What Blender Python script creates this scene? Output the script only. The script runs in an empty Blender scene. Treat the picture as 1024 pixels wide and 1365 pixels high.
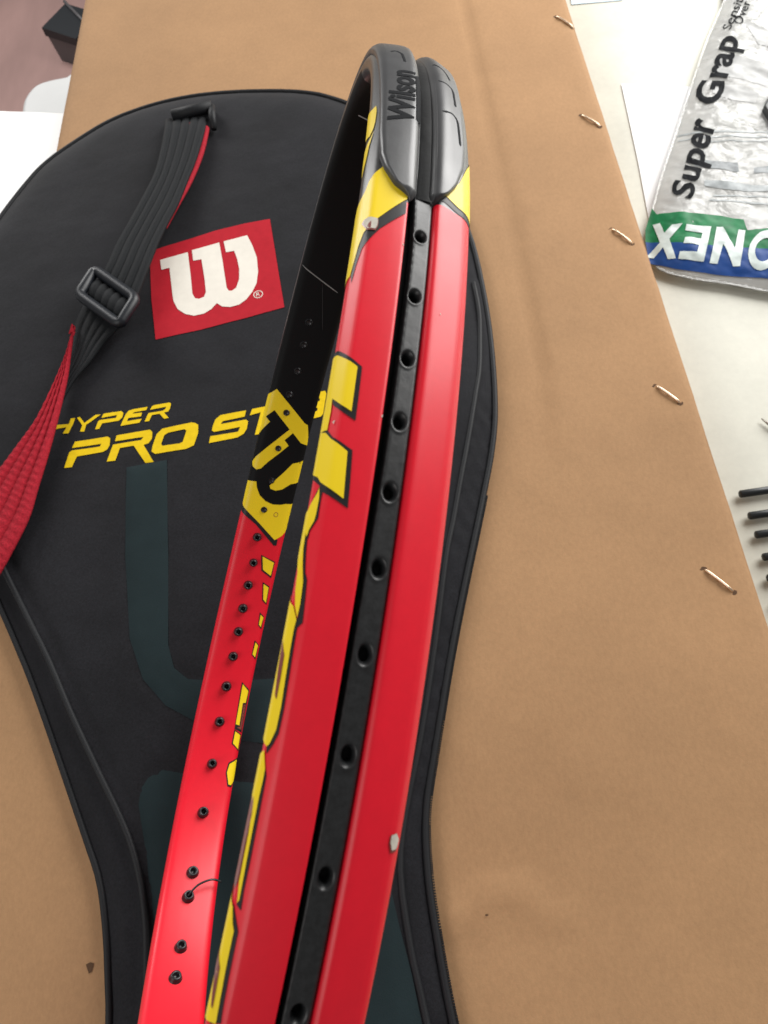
import bpy, bmesh, math, random
import numpy as np
from mathutils import Vector, Matrix, noise
from mathutils.geometry import delaunay_2d_cdt
random.seed(7)
scene = bpy.context.scene
COL = scene.collection
HA,HB,HE,HE2,HF2 = (0.15797, 0.12437, -0.17458, 0.05582, 0.02084)
RM = np.array([[0.338071, 0.293927, -0.894044], [-0.376168, 0.912995, 0.157915], [0.862674, 0.282925, 0.419223]])
RC = np.array([-0.05307, 0.07658, 0.13736])
CAM_POS = (0.0, 0.0, 0.3402)
CAM_ROT = [[0.989631, 0.120439, 0.078268], [-0.074124, 0.894964, -0.439938], [-0.123033, 0.429575, 0.894611]]

# ---------------------------------------------------------------- camera, room light, exposure
cam_d = bpy.data.cameras.new('camera'); cam = bpy.data.objects.new('camera', cam_d); COL.objects.link(cam)
cam_d.sensor_fit = 'VERTICAL'; cam_d.sensor_height = 36; cam_d.sensor_width = 27; cam_d.lens = 24.95
cam_d.clip_start = .01; cam_d.clip_end = 20
m4 = Matrix(CAM_ROT).to_4x4(); m4.translation = Vector(CAM_POS); cam.matrix_world = m4
cam_d.dof.use_dof = True; cam_d.dof.focus_distance = .20; cam_d.dof.aperture_fstop = 24.95e-3/.0006
scene.camera = cam
world = bpy.data.worlds.new('World'); scene.world = world; world.use_nodes = True
world.node_tree.nodes['Background'].inputs[0].default_value = (1.0, .97, .94, 1)
world.node_tree.nodes['Background'].inputs[1].default_value = .2
def area(name, loc, target, sx, sy, power, col):
    L = bpy.data.lights.new(name, 'AREA'); L.shape = 'RECTANGLE'; L.size = sx; L.size_y = sy; L.energy = power; L.color = col
    o = bpy.data.objects.new(name, L); COL.objects.link(o); o.location = loc
    o.rotation_euler = (Vector(target)-Vector(loc)).to_track_quat('-Z', 'Y').to_euler(); return o
area('window_light', (.84, .95, .55), (.0, .25, .05), 1.0, .85, 25, (1, .985, .96))
area('window_light', (-1.3, 2.2, 1.0), (-.4, .7, -.3), .9, .9, 28, (1, .985, .97))
area('fill_light', (-.85, -.45, 1.0), (-.05, .1, 0), .9, .7, 6, (1, .98, .95))  # added fill for the left-facing red, no real source; kept clear of reflections
scene.view_settings.view_transform = 'Standard'; scene.view_settings.look = 'None'
scene.view_settings.exposure = .12; scene.view_settings.gamma = 1
# ---------------------------------------------------------------- measured outlines (metres; racket: degrees round the hoop, mm across the tube)
DECALS = [('decal', 'black', 1, [(62.28, 0.63), (63.34, 3.05), (64.55, 5.48), (65.48, 7.54), (66.36, 8.47), (67.86, 9.0), (69.2, 9.26), (69.93, 8.88), (68.52, 8.39), (67.23, 7.65), (66.49, 6.45), (65.52, 4.94), (64.59, 2.78), (63.69, 0.59)]), ('decal', 'yellow', 2, [(58.98, 5.26), (59.57, 6.25), (60.01, 7.13), (60.63, 8.05), (61.63, 8.7), (62.8, 10.2), (64.2, 11.7), (66.1, 12.1), (67.7, 12.2), (69.8, 11.6), (69.32, 9.32), (68.16, 8.88), (66.95, 8.44), (65.89, 7.75), (64.6, 5.47), (63.42, 3.03), (62.29, 0.59), (61.39, 0.62), (60.04, 3.04)]), ('paint_chip', 'chip', 3, [(64.92, 8.07), (64.66, 7.8), (64.53, 6.99), (64.66, 5.45), (65.01, 5.36), (65.32, 5.41), (65.61, 5.66), (65.57, 6.95)]), ('decal', 'black', 1, [(74.8, 11.9), (74.93, 9.3), (75.31, 7.76), (76.14, 4.62), (76.21, 4.59), (78.0, 4.44), (79.57, 4.34), (79.18, 6.37), (78.64, 8.44), (78.23, 8.9), (78.5, 11.4)]), ('decal', 'yellow', 2, [(75.2, 11.8), (75.27, 9.26), (75.54, 8.01), (76.18, 5.37), (76.27, 5.31), (77.71, 5.25), (79.05, 5.18), (78.73, 6.78), (78.2, 8.8), (79.08, 8.65), (80.18, 8.78), (80.2, 11.4), (79.2, 11.5), (77.3, 11.6)]), ('decal', 'black', 1, [(80.0, 11.5), (80.09, 8.97), (80.65, 7.5), (81.32, 4.08), (82.94, 3.71), (84.58, 3.39), (84.22, 5.39), (83.83, 7.72), (83.43, 8.51), (82.6, 12.0)]), ('decal', 'yellow', 2, [(80.1, 11.6), (80.33, 8.97), (80.76, 7.69), (81.44, 4.8), (82.76, 4.54), (84.1, 4.25), (83.71, 6.22), (83.27, 8.3), (82.96, 9.01), (82.5, 11.9), (81.2, 12.1)]), ('decal', 'black', 1, [(83.51, 8.41), (83.72, 7.66), (84.27, 7.71), (85.3, 7.64), (85.62, 8.14), (86.0, 8.79), (86.47, 8.82), (86.13, 9.07), (87.25, 8.71), (88.2, 8.2), (88.55, 7.64), (89.62, 7.31), (90.76, 7.04), (91.01, 7.76), (91.44, 8.31), (90.03, 7.98), (88.61, 8.38), (86.71, 9.5), (85.6, 10.02), (86.44, 10.05), (84.72, 9.93)]), ('decal', 'yellow', 2, [(83.57, 8.3), (83.84, 8.52), (84.79, 9.94), (85.2, 13.2), (86.4, 12.6), (87.0, 10.9), (88.2, 9.62), (89.14, 9.39), (89.95, 8.87), (90.52, 8.09), (89.83, 7.97), (88.71, 8.2), (87.78, 8.9), (86.93, 9.33), (86.07, 9.45), (86.29, 9.13), (85.9, 8.86), (85.45, 8.2), (85.07, 8.05), (84.19, 8.0)]), ('decal', 'black', 1, [(90.06, 9.11), (90.64, 8.09), (91.13, 7.82), (91.92, 7.79), (93.47, 7.61), (95.04, 7.46), (96.19, 7.56), (96.81, 8.27), (97.25, 9.07), (96.75, 9.38), (95.73, 8.53), (93.42, 8.57), (91.45, 8.49)]), ('decal', 'yellow', 2, [(89.2, 12.6), (89.96, 9.19), (90.62, 8.14), (91.1, 8.29), (92.04, 8.26), (93.4, 8.14), (94.93, 7.94), (96.03, 8.04), (96.69, 8.66), (96.9, 9.12), (96.5, 11.6), (95.3, 11.9), (94.3, 12.3), (91.5, 12.7)]), ('decal', 'maroon', 3, [(91.69, 10.21), (92.42, 9.14), (93.44, 9.02), (94.61, 9.02), (94.44, 9.41), (93.28, 9.78)]), ('decal', 'black', 1, [(97.91, 8.67), (98.25, 8.25), (99.1, 8.22), (100.33, 8.18), (102.3, 8.09), (103.62, 8.13), (104.54, 7.93), (104.4, 8.85), (103.77, 9.13), (101.68, 9.22), (99.6, 9.4), (98.13, 9.01)]), ('decal', 'yellow', 2, [(97.11, 9.48), (97.95, 8.64), (98.38, 8.61), (99.44, 8.72), (101.61, 8.66), (104.11, 8.5), (104.29, 8.78), (103.3, 9.22), (101.12, 9.3), (99.71, 9.53), (99.0, 11.9), (97.6, 11.7)]), ('decal', 'maroon', 2, [(99.35, 9.75), (99.98, 9.36), (101.62, 9.5), (103.33, 9.42), (103.8, 10.0), (102.6, 12.3), (101.0, 12.7), (99.6, 12.2)]), ('decal', 'black', 1, [(104.4, 9.5), (105.49, 7.63), (106.11, 7.64), (107.64, 7.6), (109.17, 7.45), (109.84, 7.27), (110.25, 9.12), (107.69, 9.41), (105.69, 9.13)]), ('decal', 'yellow', 2, [(103.8, 12.0), (104.58, 9.41), (105.25, 8.82), (105.55, 8.31), (106.23, 8.32), (107.28, 8.3), (108.82, 8.14), (109.99, 7.98), (110.5, 12.1), (109.1, 11.9), (107.7, 12.3), (105.6, 12.7)]), ('decal', 'maroon', 3, [(106.7, 11.2), (107.48, 9.34), (108.63, 9.15), (109.46, 9.09), (109.38, 9.4), (108.16, 10.18), (107.4, 11.2)]), ('scratch', 'chip', 2, [(79.74, 7.98), (79.65, 7.73), (79.64, 7.48), (79.76, 7.67), (79.88, 7.6), (79.81, 7.79)]), ('decal', 'yellow', 2, [(49.97, 8.37), (51.0, 8.11), (52.78, 8.22), (53.69, 8.5), (54.6, 9.23), (54.5, 10.8), (51.8, 12.0), (49.9, 12.1), (50.27, 9.37)]), ('decal', 'yellow', 2, [(54.07, 8.37), (55.9, 9.08), (57.84, 9.51), (59.6, 10.2), (57.7, 10.6), (56.2, 10.4), (54.9, 8.99)]), ('decal', 'yellow', 2, [(51.8, 35.7), (55.13, 39.43), (57.92, 41.57), (60.01, 44.33), (60.41, 44.47), (60.8, 41.8), (61.0, 38.15), (61.2, 35.6), (58.9, 35.7)]), ('decal', 'black', 1, [(61.09, 45.54), (60.3, 44.48), (60.72, 41.8), (60.9, 38.17), (61.3, 35.5), (61.53, 38.4), (61.42, 41.75), (61.06, 44.75)]), ('paint_chip', 'chip', 2, [(100.23, 40.39), (100.15, 39.49), (100.49, 38.6), (100.78, 38.66), (100.96, 38.95), (100.97, 39.88), (100.58, 40.38)]), ('decal', 'black', 2, [(-76.8, 10.5), (-76.57, 11.98), (-78.66, 21.01), (-81.23, 30.13), (-81.35, 31.65), (-82.34, 31.65), (-82.43, 30.44), (-79.43, 20.25), (-77.5, 10.5)]), ('decal', 'yellow', 3, [(-55.56, 15.38), (-56.34, 13.66), (-57.3, 10.5), (-59.4, 10.5), (-64.03, 11.89), (-68.9, 10.5), (-72.64, 10.11), (-76.28, 11.29), (-76.78, 12.26), (-79.0, 21.21), (-81.45, 30.27), (-80.5, 33.1), (-79.0, 36.4), (-74.6, 35.8), (-70.9, 35.9), (-66.9, 35.6), (-64.0, 35.6), (-60.5, 32.5), (-60.29, 30.91), (-57.98, 23.39)]), ('emblem', 'black', 4, [(-59.3, 16.56), (-60.67, 20.85), (-61.95, 24.96), (-62.48, 26.94), (-63.88, 31.39), (-64.2, 36.2), (-65.9, 35.9), (-67.0, 35.7), (-71.0, 36.0), (-74.7, 35.8), (-74.88, 31.32), (-75.21, 29.34), (-75.45, 25.78), (-75.16, 22.22), (-74.38, 19.0), (-73.16, 16.91), (-72.18, 16.13), (-72.5, 10.5), (-69.4, 9.5), (-66.5, 9.6), (-64.8, 10.3), (-64.03, 11.89), (-61.47, 15.83), (-60.79, 13.49)]), ('decal', 'yellow', 5, [(-61.93, 25.13), (-64.01, 21.1), (-66.08, 16.95), (-68.14, 13.15), (-69.12, 11.71), (-69.82, 12.86), (-70.16, 14.89), (-69.8, 16.68), (-68.35, 19.24), (-66.44, 23.22), (-64.83, 26.35), (-64.01, 24.01), (-62.44, 26.91)]), ('decal', 'yellow', 5, [(-66.9, 35.2), (-67.72, 30.15), (-69.38, 27.51), (-71.36, 23.96), (-72.33, 22.31), (-72.86, 22.94), (-73.0, 25.48), (-72.53, 28.26), (-71.31, 31.53), (-70.8, 35.5)]), ('registered_mark', 'RING', 4, [(-77.07, 28.15)]), ('decal', 'black', 2, [(-84.4, 25.8), (-85.15, 32.76), (-88.07, 32.77), (-87.08, 27.53)]), ('decal', 'yellow', 3, [(-84.62, 26.58), (-85.34, 32.38), (-87.67, 32.31), (-86.87, 28.14)]), ('decal', 'black', 2, [(-88.97, 29.23), (-89.55, 32.83), (-92.77, 33.44), (-92.12, 30.94)]), ('decal', 'yellow', 3, [(-89.27, 29.88), (-89.74, 32.54), (-92.44, 32.88), (-91.93, 31.29)]), ('decal', 'black', 2, [(-94.23, 31.06), (-94.89, 33.48), (-97.14, 33.61), (-96.49, 31.55)]), ('decal', 'yellow', 3, [(-94.62, 31.67), (-95.04, 33.24), (-96.77, 33.0), (-96.37, 31.85)]), ('decal', 'black', 2, [(-99.21, 31.53), (-99.93, 34.17), (-102.58, 34.01), (-101.79, 31.58)]), ('decal', 'yellow', 3, [(-99.54, 32.09), (-100.04, 33.7), (-102.17, 33.43), (-101.67, 31.89)]), ('decal', 'black', 2, [(-106.75, 29.76), (-108.0, 34.11), (-110.66, 34.28), (-115.62, 34.49), (-115.16, 30.63), (-110.56, 30.13)]), ('decal', 'yellow', 3, [(-107.11, 30.32), (-108.19, 33.58), (-110.32, 33.47), (-110.39, 32.07), (-114.42, 32.48), (-114.26, 30.73), (-110.72, 30.57)]), ('decal', 'black', 2, [(-115.23, 30.66), (-115.97, 34.47), (-119.0, 34.88), (-117.82, 30.66)]), ('decal', 'yellow', 3, [(-115.55, 31.19), (-116.13, 33.96), (-118.6, 34.11), (-117.69, 31.14)]), ('decal', 'black', 2, [(-119.98, 35.17), (-124.0, 35.9), (-125.41, 34.15), (-125.37, 32.16), (-122.99, 30.38), (-121.19, 30.81)]), ('decal', 'yellow', 3, [(-120.35, 34.65), (-124.0, 35.9), (-125.06, 33.64), (-125.0, 32.46), (-122.96, 30.9), (-121.41, 31.36)]), ('decal', 'maroon', 3, [(-110.71, 32.63), (-110.56, 33.76), (-115.17, 34.08), (-114.83, 31.38), (-114.61, 32.99)])]
FAR_HOLES = [(-59.23, 21.89), (-65.7, 22.15), (-71.48, 22.57), (-76.68, 22.36), (-56.0, 21.28), (-51.49, 22.23), (-46.53, 21.89), (-42.19, 21.6)]
FAR_GROMMETS = [(-81.55, 22.2), (-85.99, 23.16), (-89.97, 23.1), (-94.09, 23.09), (-98.19, 23.37), (-102.59, 23.43), (-107.95, 23.26), (-114.25, 23.48), (-121.75, 23.81), (-130.42, 23.8), (-140.83, 23.62), (-145.0, 23.36), (-153.15, 23.24), (-157.94, 22.79)]
STRIP_HOLES = [53.62, 59.14, 65.0, 70.1, 74.72, 78.88, 83.1, 87.3, 91.74, 96.68, 102.48, 109.04]
BUMPER_LEFT = [(55.42, 6.98), (58.18, 6.47), (59.54, 5.46), (61.12, 3.3), (62.03, 1.05), (62.26, 0.43)]
BUMPER_RIGHT = [(54.2, 40.5), (56.58, 40.98), (58.93, 42.57), (60.92, 45.06), (61.59, 45.98)]
GROOVES = [('BR', [(37.02, 45.93), (37.6, 45.31), (38.0, 44.55), (39.48, 43.69), (40.76, 43.36)]), ('BR', [(43.1, 45.89), (43.0, 45.25), (43.02, 44.24), (43.69, 43.15), (45.44, 43.02), (47.36, 42.95)]), ('BR', [(49.82, 45.73), (49.51, 45.0), (49.4, 43.78), (50.08, 42.76), (52.04, 42.46), (53.8, 42.26)]), ('BL', [(37.64, 5.19), (37.17, 3.95), (38.1, 2.77), (39.53, 2.51), (41.27, 2.27)])]
SCRIPT_QUAD = [(53.37, 0.92), (43.59, 0.74), (53.94, 5.86), (44.6, 5.97)]
THREAD = [(-32.05, 12.96), (-35.1, 29.65), (-34.22, 22.71), (-42.87, 27.92), (5.84, 16.63), (5.56, 20.3)]
PAINT_BREAK = ((62.21, 1.38), (-65.32, 15.39), (61.12, 46.04))
STUB = [(-145.0, 23.36), (-143.52, 26.09), (-142.42, 30.86)]
COVER_OUTLINE = [(-0.3028, 0.417), (-0.2939, 0.4377), (-0.281, 0.4663), (-0.2658, 0.4925), (-0.2426, 0.5135), (-0.2171, 0.5311), (-0.1874, 0.5408), (-0.1571, 0.544), (-0.1269, 0.5416), (-0.0969, 0.5356), (-0.0676, 0.527), (-0.0448, 0.5149), (-0.0178, 0.4907), (0.0069, 0.4557), (0.0263, 0.4126), (0.036, 0.3781), (0.0409, 0.3467), (0.0423, 0.3115), (0.042, 0.279), (0.04, 0.2462), (0.0365, 0.2157), (0.0311, 0.1922), (0.0239, 0.1692), (0.0166, 0.1469), (0.008, 0.1211), (0.0007, 0.0985), (-0.0058, 0.0771), (-0.0116, 0.0566), (-0.0166, 0.0388), (-0.0205, 0.0248), (-0.0227, 0.0126), (-0.0235, -0.0021), (-0.0233, -0.0149), (-0.0224, -0.0273), (-0.021, -0.0432), (-0.0188, -0.0608), (-0.0153, -0.0775), (-0.0134, -0.0955), (-0.1654, -0.0894), (-0.1628, -0.0707), (-0.1597, -0.0534), (-0.1619, -0.0349), (-0.1645, -0.0182), (-0.1693, 0.0011), (-0.1767, 0.0169), (-0.1848, 0.0335), (-0.1943, 0.0528), (-0.2054, 0.0751), (-0.2166, 0.0968), (-0.2296, 0.12), (-0.2427, 0.1424), (-0.2588, 0.171), (-0.284, 0.2177), (-0.3071, 0.2693), (-0.3163, 0.3243), (-0.3136, 0.3763)]
PIPING_LEFT = [(-0.2573, 0.1893), (-0.2372, 0.1558), (-0.2219, 0.1314), (-0.2038, 0.1025), (-0.189, 0.0759), (-0.1753, 0.0528), (-0.1627, 0.0327), (-0.1545, 0.0185), (-0.1486, 0.0035), (-0.145, -0.0106), (-0.1429, -0.0241), (-0.1411, -0.0511)]
PIPING_RIGHT = [(0.0372, 0.3127), (0.0375, 0.29), (0.0352, 0.2689), (0.032, 0.2473), (0.0283, 0.2327), (0.0223, 0.2102), (0.017, 0.1915), (0.011, 0.1711), (0.0061, 0.1539), (0.0001, 0.1341), (-0.0096, 0.0929), (-0.021, 0.0492), (-0.0304, 0.0188), (-0.0349, -0.004), (-0.0333, -0.0309), (-0.0305, -0.0486), (-0.0278, -0.0654)]
FOLD_RIGHT = [(0.0396, 0.3122), (0.0394, 0.288), (0.0378, 0.262), (0.0344, 0.2377), (0.0293, 0.2178), (0.0225, 0.1976), (0.0165, 0.1782), (0.0111, 0.1576), (0.0036, 0.1257), (-0.0057, 0.0888), (-0.0159, 0.052), (-0.0247, 0.0244), (-0.0289, 0.007), (-0.0294, -0.0153), (-0.0275, -0.0364), (-0.0241, -0.0574)]
LOGO_PATCH = [(-0.1707, 0.3729), (-0.1657, 0.3766), (-0.1457, 0.3808), (-0.1257, 0.3851), (-0.1057, 0.3874), (-0.0886, 0.3879), (-0.084, 0.3465), (-0.0799, 0.3103), (-0.1046, 0.3061), (-0.1325, 0.3022), (-0.1613, 0.299), (-0.1667, 0.3338)]
LOGO_W = [(-0.1628, 0.3658), (-0.1441, 0.3691), (-0.1414, 0.3489), (-0.1394, 0.3323), (-0.1375, 0.3283), (-0.1349, 0.3272), (-0.1316, 0.3282), (-0.1305, 0.3319), (-0.1316, 0.342), (-0.1346, 0.3611), (-0.1401, 0.3609), (-0.1414, 0.3703), (-0.1229, 0.3735), (-0.1204, 0.3576), (-0.1169, 0.3329), (-0.1154, 0.33), (-0.1135, 0.3296), (-0.1107, 0.3317), (-0.1089, 0.3388), (-0.109, 0.3476), (-0.1106, 0.3569), (-0.1127, 0.3641), (-0.1181, 0.3639), (-0.1199, 0.3738), (-0.104, 0.376), (-0.1005, 0.3665), (-0.0975, 0.3555), (-0.0965, 0.3426), (-0.0974, 0.3329), (-0.1002, 0.3261), (-0.1039, 0.3207), (-0.1085, 0.3174), (-0.1142, 0.3165), (-0.1194, 0.3179), (-0.123, 0.3213), (-0.1264, 0.3172), (-0.1311, 0.3145), (-0.1376, 0.3139), (-0.1435, 0.3164), (-0.1485, 0.3213), (-0.1516, 0.3285), (-0.1533, 0.3387), (-0.156, 0.3576), (-0.1614, 0.357)]
LOGO_MARK = [(-0.0964, 0.3235)]
COVER_LETTERS = [('H', [(-0.2194, 0.2419), (-0.2187, 0.2449), (-0.2104, 0.2444), (-0.2097, 0.2482), (-0.207, 0.248), (-0.2077, 0.2442), (-0.21, 0.2378), (-0.2135, 0.2382), (-0.2117, 0.2423), (-0.216, 0.2422)], []), ('Y', [(-0.2059, 0.2481), (-0.2041, 0.2484), (-0.2009, 0.2437), (-0.1946, 0.2486), (-0.1913, 0.2483), (-0.1981, 0.2433), (-0.1996, 0.2425), (-0.2003, 0.2377), (-0.2029, 0.238), (-0.202, 0.2423)], []), ('P', [(-0.1897, 0.2484), (-0.1879, 0.2486), (-0.1789, 0.2488), (-0.1774, 0.2472), (-0.1777, 0.2442), (-0.1796, 0.2421), (-0.1898, 0.2417), (-0.1911, 0.2381), (-0.1937, 0.2382), (-0.1925, 0.2434), (-0.1915, 0.2443), (-0.1816, 0.2443), (-0.1812, 0.2463), (-0.1907, 0.2457)], []), ('E', [(-0.1743, 0.2483), (-0.1717, 0.2489), (-0.1628, 0.2494), (-0.1635, 0.2472), (-0.1706, 0.2467), (-0.1719, 0.2458), (-0.1659, 0.2457), (-0.1663, 0.2431), (-0.1739, 0.2431), (-0.1746, 0.2409), (-0.1657, 0.2413), (-0.1669, 0.2387), (-0.1783, 0.2382), (-0.1759, 0.246)], []), ('R', [(-0.1601, 0.2494), (-0.1588, 0.25), (-0.1495, 0.2503), (-0.1485, 0.2492), (-0.149, 0.2458), (-0.15, 0.2439), (-0.1524, 0.2436), (-0.1493, 0.2394), (-0.1521, 0.2392), (-0.1551, 0.2432), (-0.1597, 0.2431), (-0.1611, 0.239), (-0.1638, 0.239), (-0.162, 0.2448), (-0.1536, 0.245), (-0.1519, 0.2458), (-0.1514, 0.2476), (-0.1612, 0.247)], []), ('P', [(-0.2052, 0.2315), (-0.1853, 0.2319), (-0.1837, 0.2304), (-0.1836, 0.2259), (-0.1848, 0.2232), (-0.1873, 0.2219), (-0.2028, 0.2212), (-0.2051, 0.2145), (-0.2097, 0.2146), (-0.2079, 0.2246), (-0.2063, 0.2257), (-0.1895, 0.2258), (-0.1888, 0.2276), (-0.2065, 0.2274)], []), ('R', [(-0.18, 0.2319), (-0.1602, 0.233), (-0.1586, 0.2311), (-0.1586, 0.2266), (-0.1604, 0.2239), (-0.1633, 0.2232), (-0.1567, 0.2113), (-0.1615, 0.2113), (-0.1691, 0.2235), (-0.1772, 0.223), (-0.1792, 0.215), (-0.1843, 0.215), (-0.1816, 0.2259), (-0.165, 0.2266), (-0.1637, 0.2286), (-0.1806, 0.228)], []), ('O', [(-0.156, 0.2292), (-0.1528, 0.2325), (-0.1354, 0.2342), (-0.1333, 0.2335), (-0.1314, 0.2319), (-0.1312, 0.2264), (-0.1334, 0.2184), (-0.138, 0.2167), (-0.156, 0.2162), (-0.1583, 0.2182), (-0.1577, 0.2226)], [[(-0.1512, 0.228), (-0.1492, 0.2292), (-0.1395, 0.2302), (-0.1382, 0.229), (-0.14, 0.2218), (-0.1417, 0.2209), (-0.152, 0.2209), (-0.1528, 0.2223)]]), ('S', [(-0.1227, 0.2298), (-0.1213, 0.2341), (-0.1183, 0.2366), (-0.1032, 0.2373), (-0.104, 0.2332), (-0.1169, 0.2322), (-0.1181, 0.2304), (-0.1031, 0.231), (-0.1019, 0.2296), (-0.1026, 0.2247), (-0.1043, 0.2216), (-0.1081, 0.2197), (-0.1246, 0.2186), (-0.1239, 0.2231), (-0.1077, 0.2235), (-0.1065, 0.2266), (-0.1219, 0.2257), (-0.1232, 0.2269)], []), ('T', [(-0.0997, 0.2377), (-0.0825, 0.2391), (-0.0833, 0.2356), (-0.0916, 0.2349), (-0.0941, 0.22), (-0.0979, 0.2198), (-0.0946, 0.2347), (-0.101, 0.2335)], []), ('A', [(-0.0785, 0.2244), (-0.0757, 0.2359), (-0.0731, 0.2416), (-0.0687, 0.2429), (-0.0568, 0.2435), (-0.0562, 0.2414), (-0.0586, 0.2282), (-0.0601, 0.2265), (-0.0682, 0.2253), (-0.067, 0.2301), (-0.0618, 0.2306), (-0.0616, 0.2326), (-0.0665, 0.2323), (-0.0653, 0.2368), (-0.0602, 0.237), (-0.0601, 0.239), (-0.0689, 0.2387), (-0.071, 0.2362), (-0.0743, 0.2248)], [])]
TINT_A = [(-0.1725, 0.21), (-0.1489, 0.2115), (-0.1458, 0.1699), (-0.1413, 0.1035), (-0.1376, 0.0919), (-0.1304, 0.0857), (-0.1117, 0.0827), (-0.086, 0.0818), (-0.087, 0.0514), (-0.1111, 0.0559), (-0.125, 0.0647), (-0.141, 0.0742), (-0.1532, 0.088), (-0.1619, 0.1096), (-0.1684, 0.1553)]
TINT_B = [(-0.1512, 0.0311), (-0.1503, 0.0381), (-0.1471, 0.0423), (-0.1405, 0.045), (-0.1106, 0.0379), (-0.0695, 0.0312), (-0.0403, -0.0036), (-0.0371, -0.0228), (-0.0333, -0.0411), (-0.0308, -0.0582), (-0.0297, -0.0699), (-0.1336, -0.0649), (-0.1365, -0.035), (-0.1422, -0.0104)]
STRAP_UPPER = [((-0.1671, 0.5041, 0.014), (-0.1347, 0.4976, 0.014)), ((-0.1652, 0.4886, 0.0175), (-0.1345, 0.481, 0.0175)), ((-0.166, 0.4647, 0.0185), (-0.1389, 0.4504, 0.0185)), ((-0.1687, 0.4391, 0.0195), (-0.1439, 0.4274, 0.0195)), ((-0.1744, 0.4162, 0.021), (-0.1489, 0.4034, 0.021)), ((-0.1812, 0.3925, 0.0225), (-0.1548, 0.3834, 0.0225)), ((-0.1876, 0.3722, 0.0235), (-0.1601, 0.3633, 0.0235)), ((-0.192, 0.3553, 0.0235), (-0.1643, 0.346, 0.0235)), ((-0.1986, 0.3402, 0.022), (-0.1699, 0.3272, 0.022))]
STRAP_UPPER_RED = [((-0.1519, 0.4963, 0.015), (-0.1322, 0.4856, 0.015)), ((-0.1538, 0.4651, 0.016), (-0.1352, 0.4575, 0.016)), ((-0.1644, 0.4358, 0.0165), (-0.1418, 0.4306, 0.0165)), ((-0.1757, 0.4115, 0.0172), (-0.1501, 0.4066, 0.0172)), ((-0.1842, 0.3911, 0.018), (-0.1569, 0.3867, 0.018))]
STRAP_LOWER = [((-0.2075, 0.3299, 0.018), (-0.1762, 0.312, 0.018)), ((-0.2117, 0.3161, 0.0172), (-0.1838, 0.3063, 0.0172)), ((-0.2125, 0.3037, 0.0165), (-0.1927, 0.2955, 0.0165)), ((-0.2142, 0.2881, 0.016), (-0.2002, 0.2835, 0.016)), ((-0.2165, 0.2748, 0.0155), (-0.2086, 0.2718, 0.0155)), ((-0.2169, 0.2615, 0.015), (-0.2139, 0.2599, 0.015))]
STRAP_RED = [((-0.2102, 0.3087, 0.02), (-0.2105, 0.3111, 0.02)), ((-0.2121, 0.2908, 0.0195), (-0.2106, 0.2905, 0.0195)), ((-0.2176, 0.2697, 0.019), (-0.2108, 0.2707, 0.019)), ((-0.226, 0.2451, 0.0185), (-0.2133, 0.2426, 0.0185)), ((-0.235, 0.2299, 0.018), (-0.2162, 0.2191, 0.018)), ((-0.2441, 0.2151, 0.0175), (-0.2194, 0.1995, 0.0175)), ((-0.2519, 0.202, 0.017), (-0.2222, 0.1816, 0.017)), ((-0.2595, 0.1868, 0.0165), (-0.2295, 0.1614, 0.0165)), ((-0.2674, 0.17, 0.016), (-0.2352, 0.1486, 0.016))]
STRAP_LOOP = [(-0.1602, 0.5036, 0.0165), (-0.1303, 0.5066, 0.0165), (-0.1303, 0.5066, 0.0165), (-0.1291, 0.4853, 0.0165)]
BUCKLE = [(-0.1997, 0.3539, 0.024), (-0.1674, 0.3208, 0.024), (-0.1775, 0.3, 0.024), (-0.209, 0.3306, 0.024)]
STAPLES = [[(0.1346, 0.572), (0.1437, 0.5567)], [(0.1312, 0.4554), (0.1404, 0.442)], [(0.129, 0.3454), (0.1375, 0.332)], [(0.1274, 0.2244), (0.1365, 0.2124)], [(0.1246, 0.1153), (0.134, 0.1034)]]
CREASE = [(0.0692, 0.6225), (0.0694, 0.5247), (0.0697, 0.4484), (0.0709, 0.381), (0.0696, 0.3033), (0.0676, 0.2469), (0.0669, 0.211)]
WRINKLES = [[(-0.016, -0.021), (-0.003, -0.0177), (0.0097, -0.0164), (0.0218, -0.0183)], [(-0.0197, -0.0262), (-0.0008, -0.0239)], [(0.0087, -0.0226), (0.0327, -0.0261)], [(-0.0027, -0.015), (0.0161, -0.0152)]]
NICK = [(-0.1744, -0.0304), (-0.1725, -0.0297), (-0.1707, -0.0303), (-0.1714, -0.0333), (-0.1727, -0.0338)]
SPECK = [(-0.001, -0.0233)]
PAPER = [(0.1776, 0.5216), (0.2178, 0.5082), (0.2579, 0.494), (0.3108, 0.4672), (0.2655, 0.332), (0.2213, 0.3411), (0.1904, 0.3508), (0.1635, 0.3654), (0.1707, 0.4362)]
PACKET = [(0.2998, 0.6404), (0.2732, 0.5949), (0.2466, 0.5477), (0.2205, 0.495), (0.2003, 0.4533), (0.1812, 0.4142), (0.1691, 0.387), (0.1607, 0.3638), (0.1575, 0.3439), (0.159, 0.3297), (0.1774, 0.3177), (0.1981, 0.3092), (0.2224, 0.2978), (0.2632, 0.2852), (0.3357, 0.4088), (0.4088, 0.6052)]
PACKET_GREEN = [(0.1674, 0.3835), (0.1686, 0.3761), (0.1882, 0.3684), (0.2053, 0.3619), (0.2177, 0.3551), (0.2174, 0.3457), (0.2306, 0.3443), (0.27, 0.3295), (0.2645, 0.3133), (0.2253, 0.3269), (0.1809, 0.3399), (0.1559, 0.3532), (0.1586, 0.3649)]
PACKET_BLUE = [(0.1562, 0.3544), (0.1812, 0.3412), (0.2257, 0.3282), (0.2649, 0.3145), (0.2579, 0.2942), (0.2193, 0.3072), (0.1899, 0.3174), (0.1686, 0.3267), (0.1541, 0.3355)]
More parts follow.
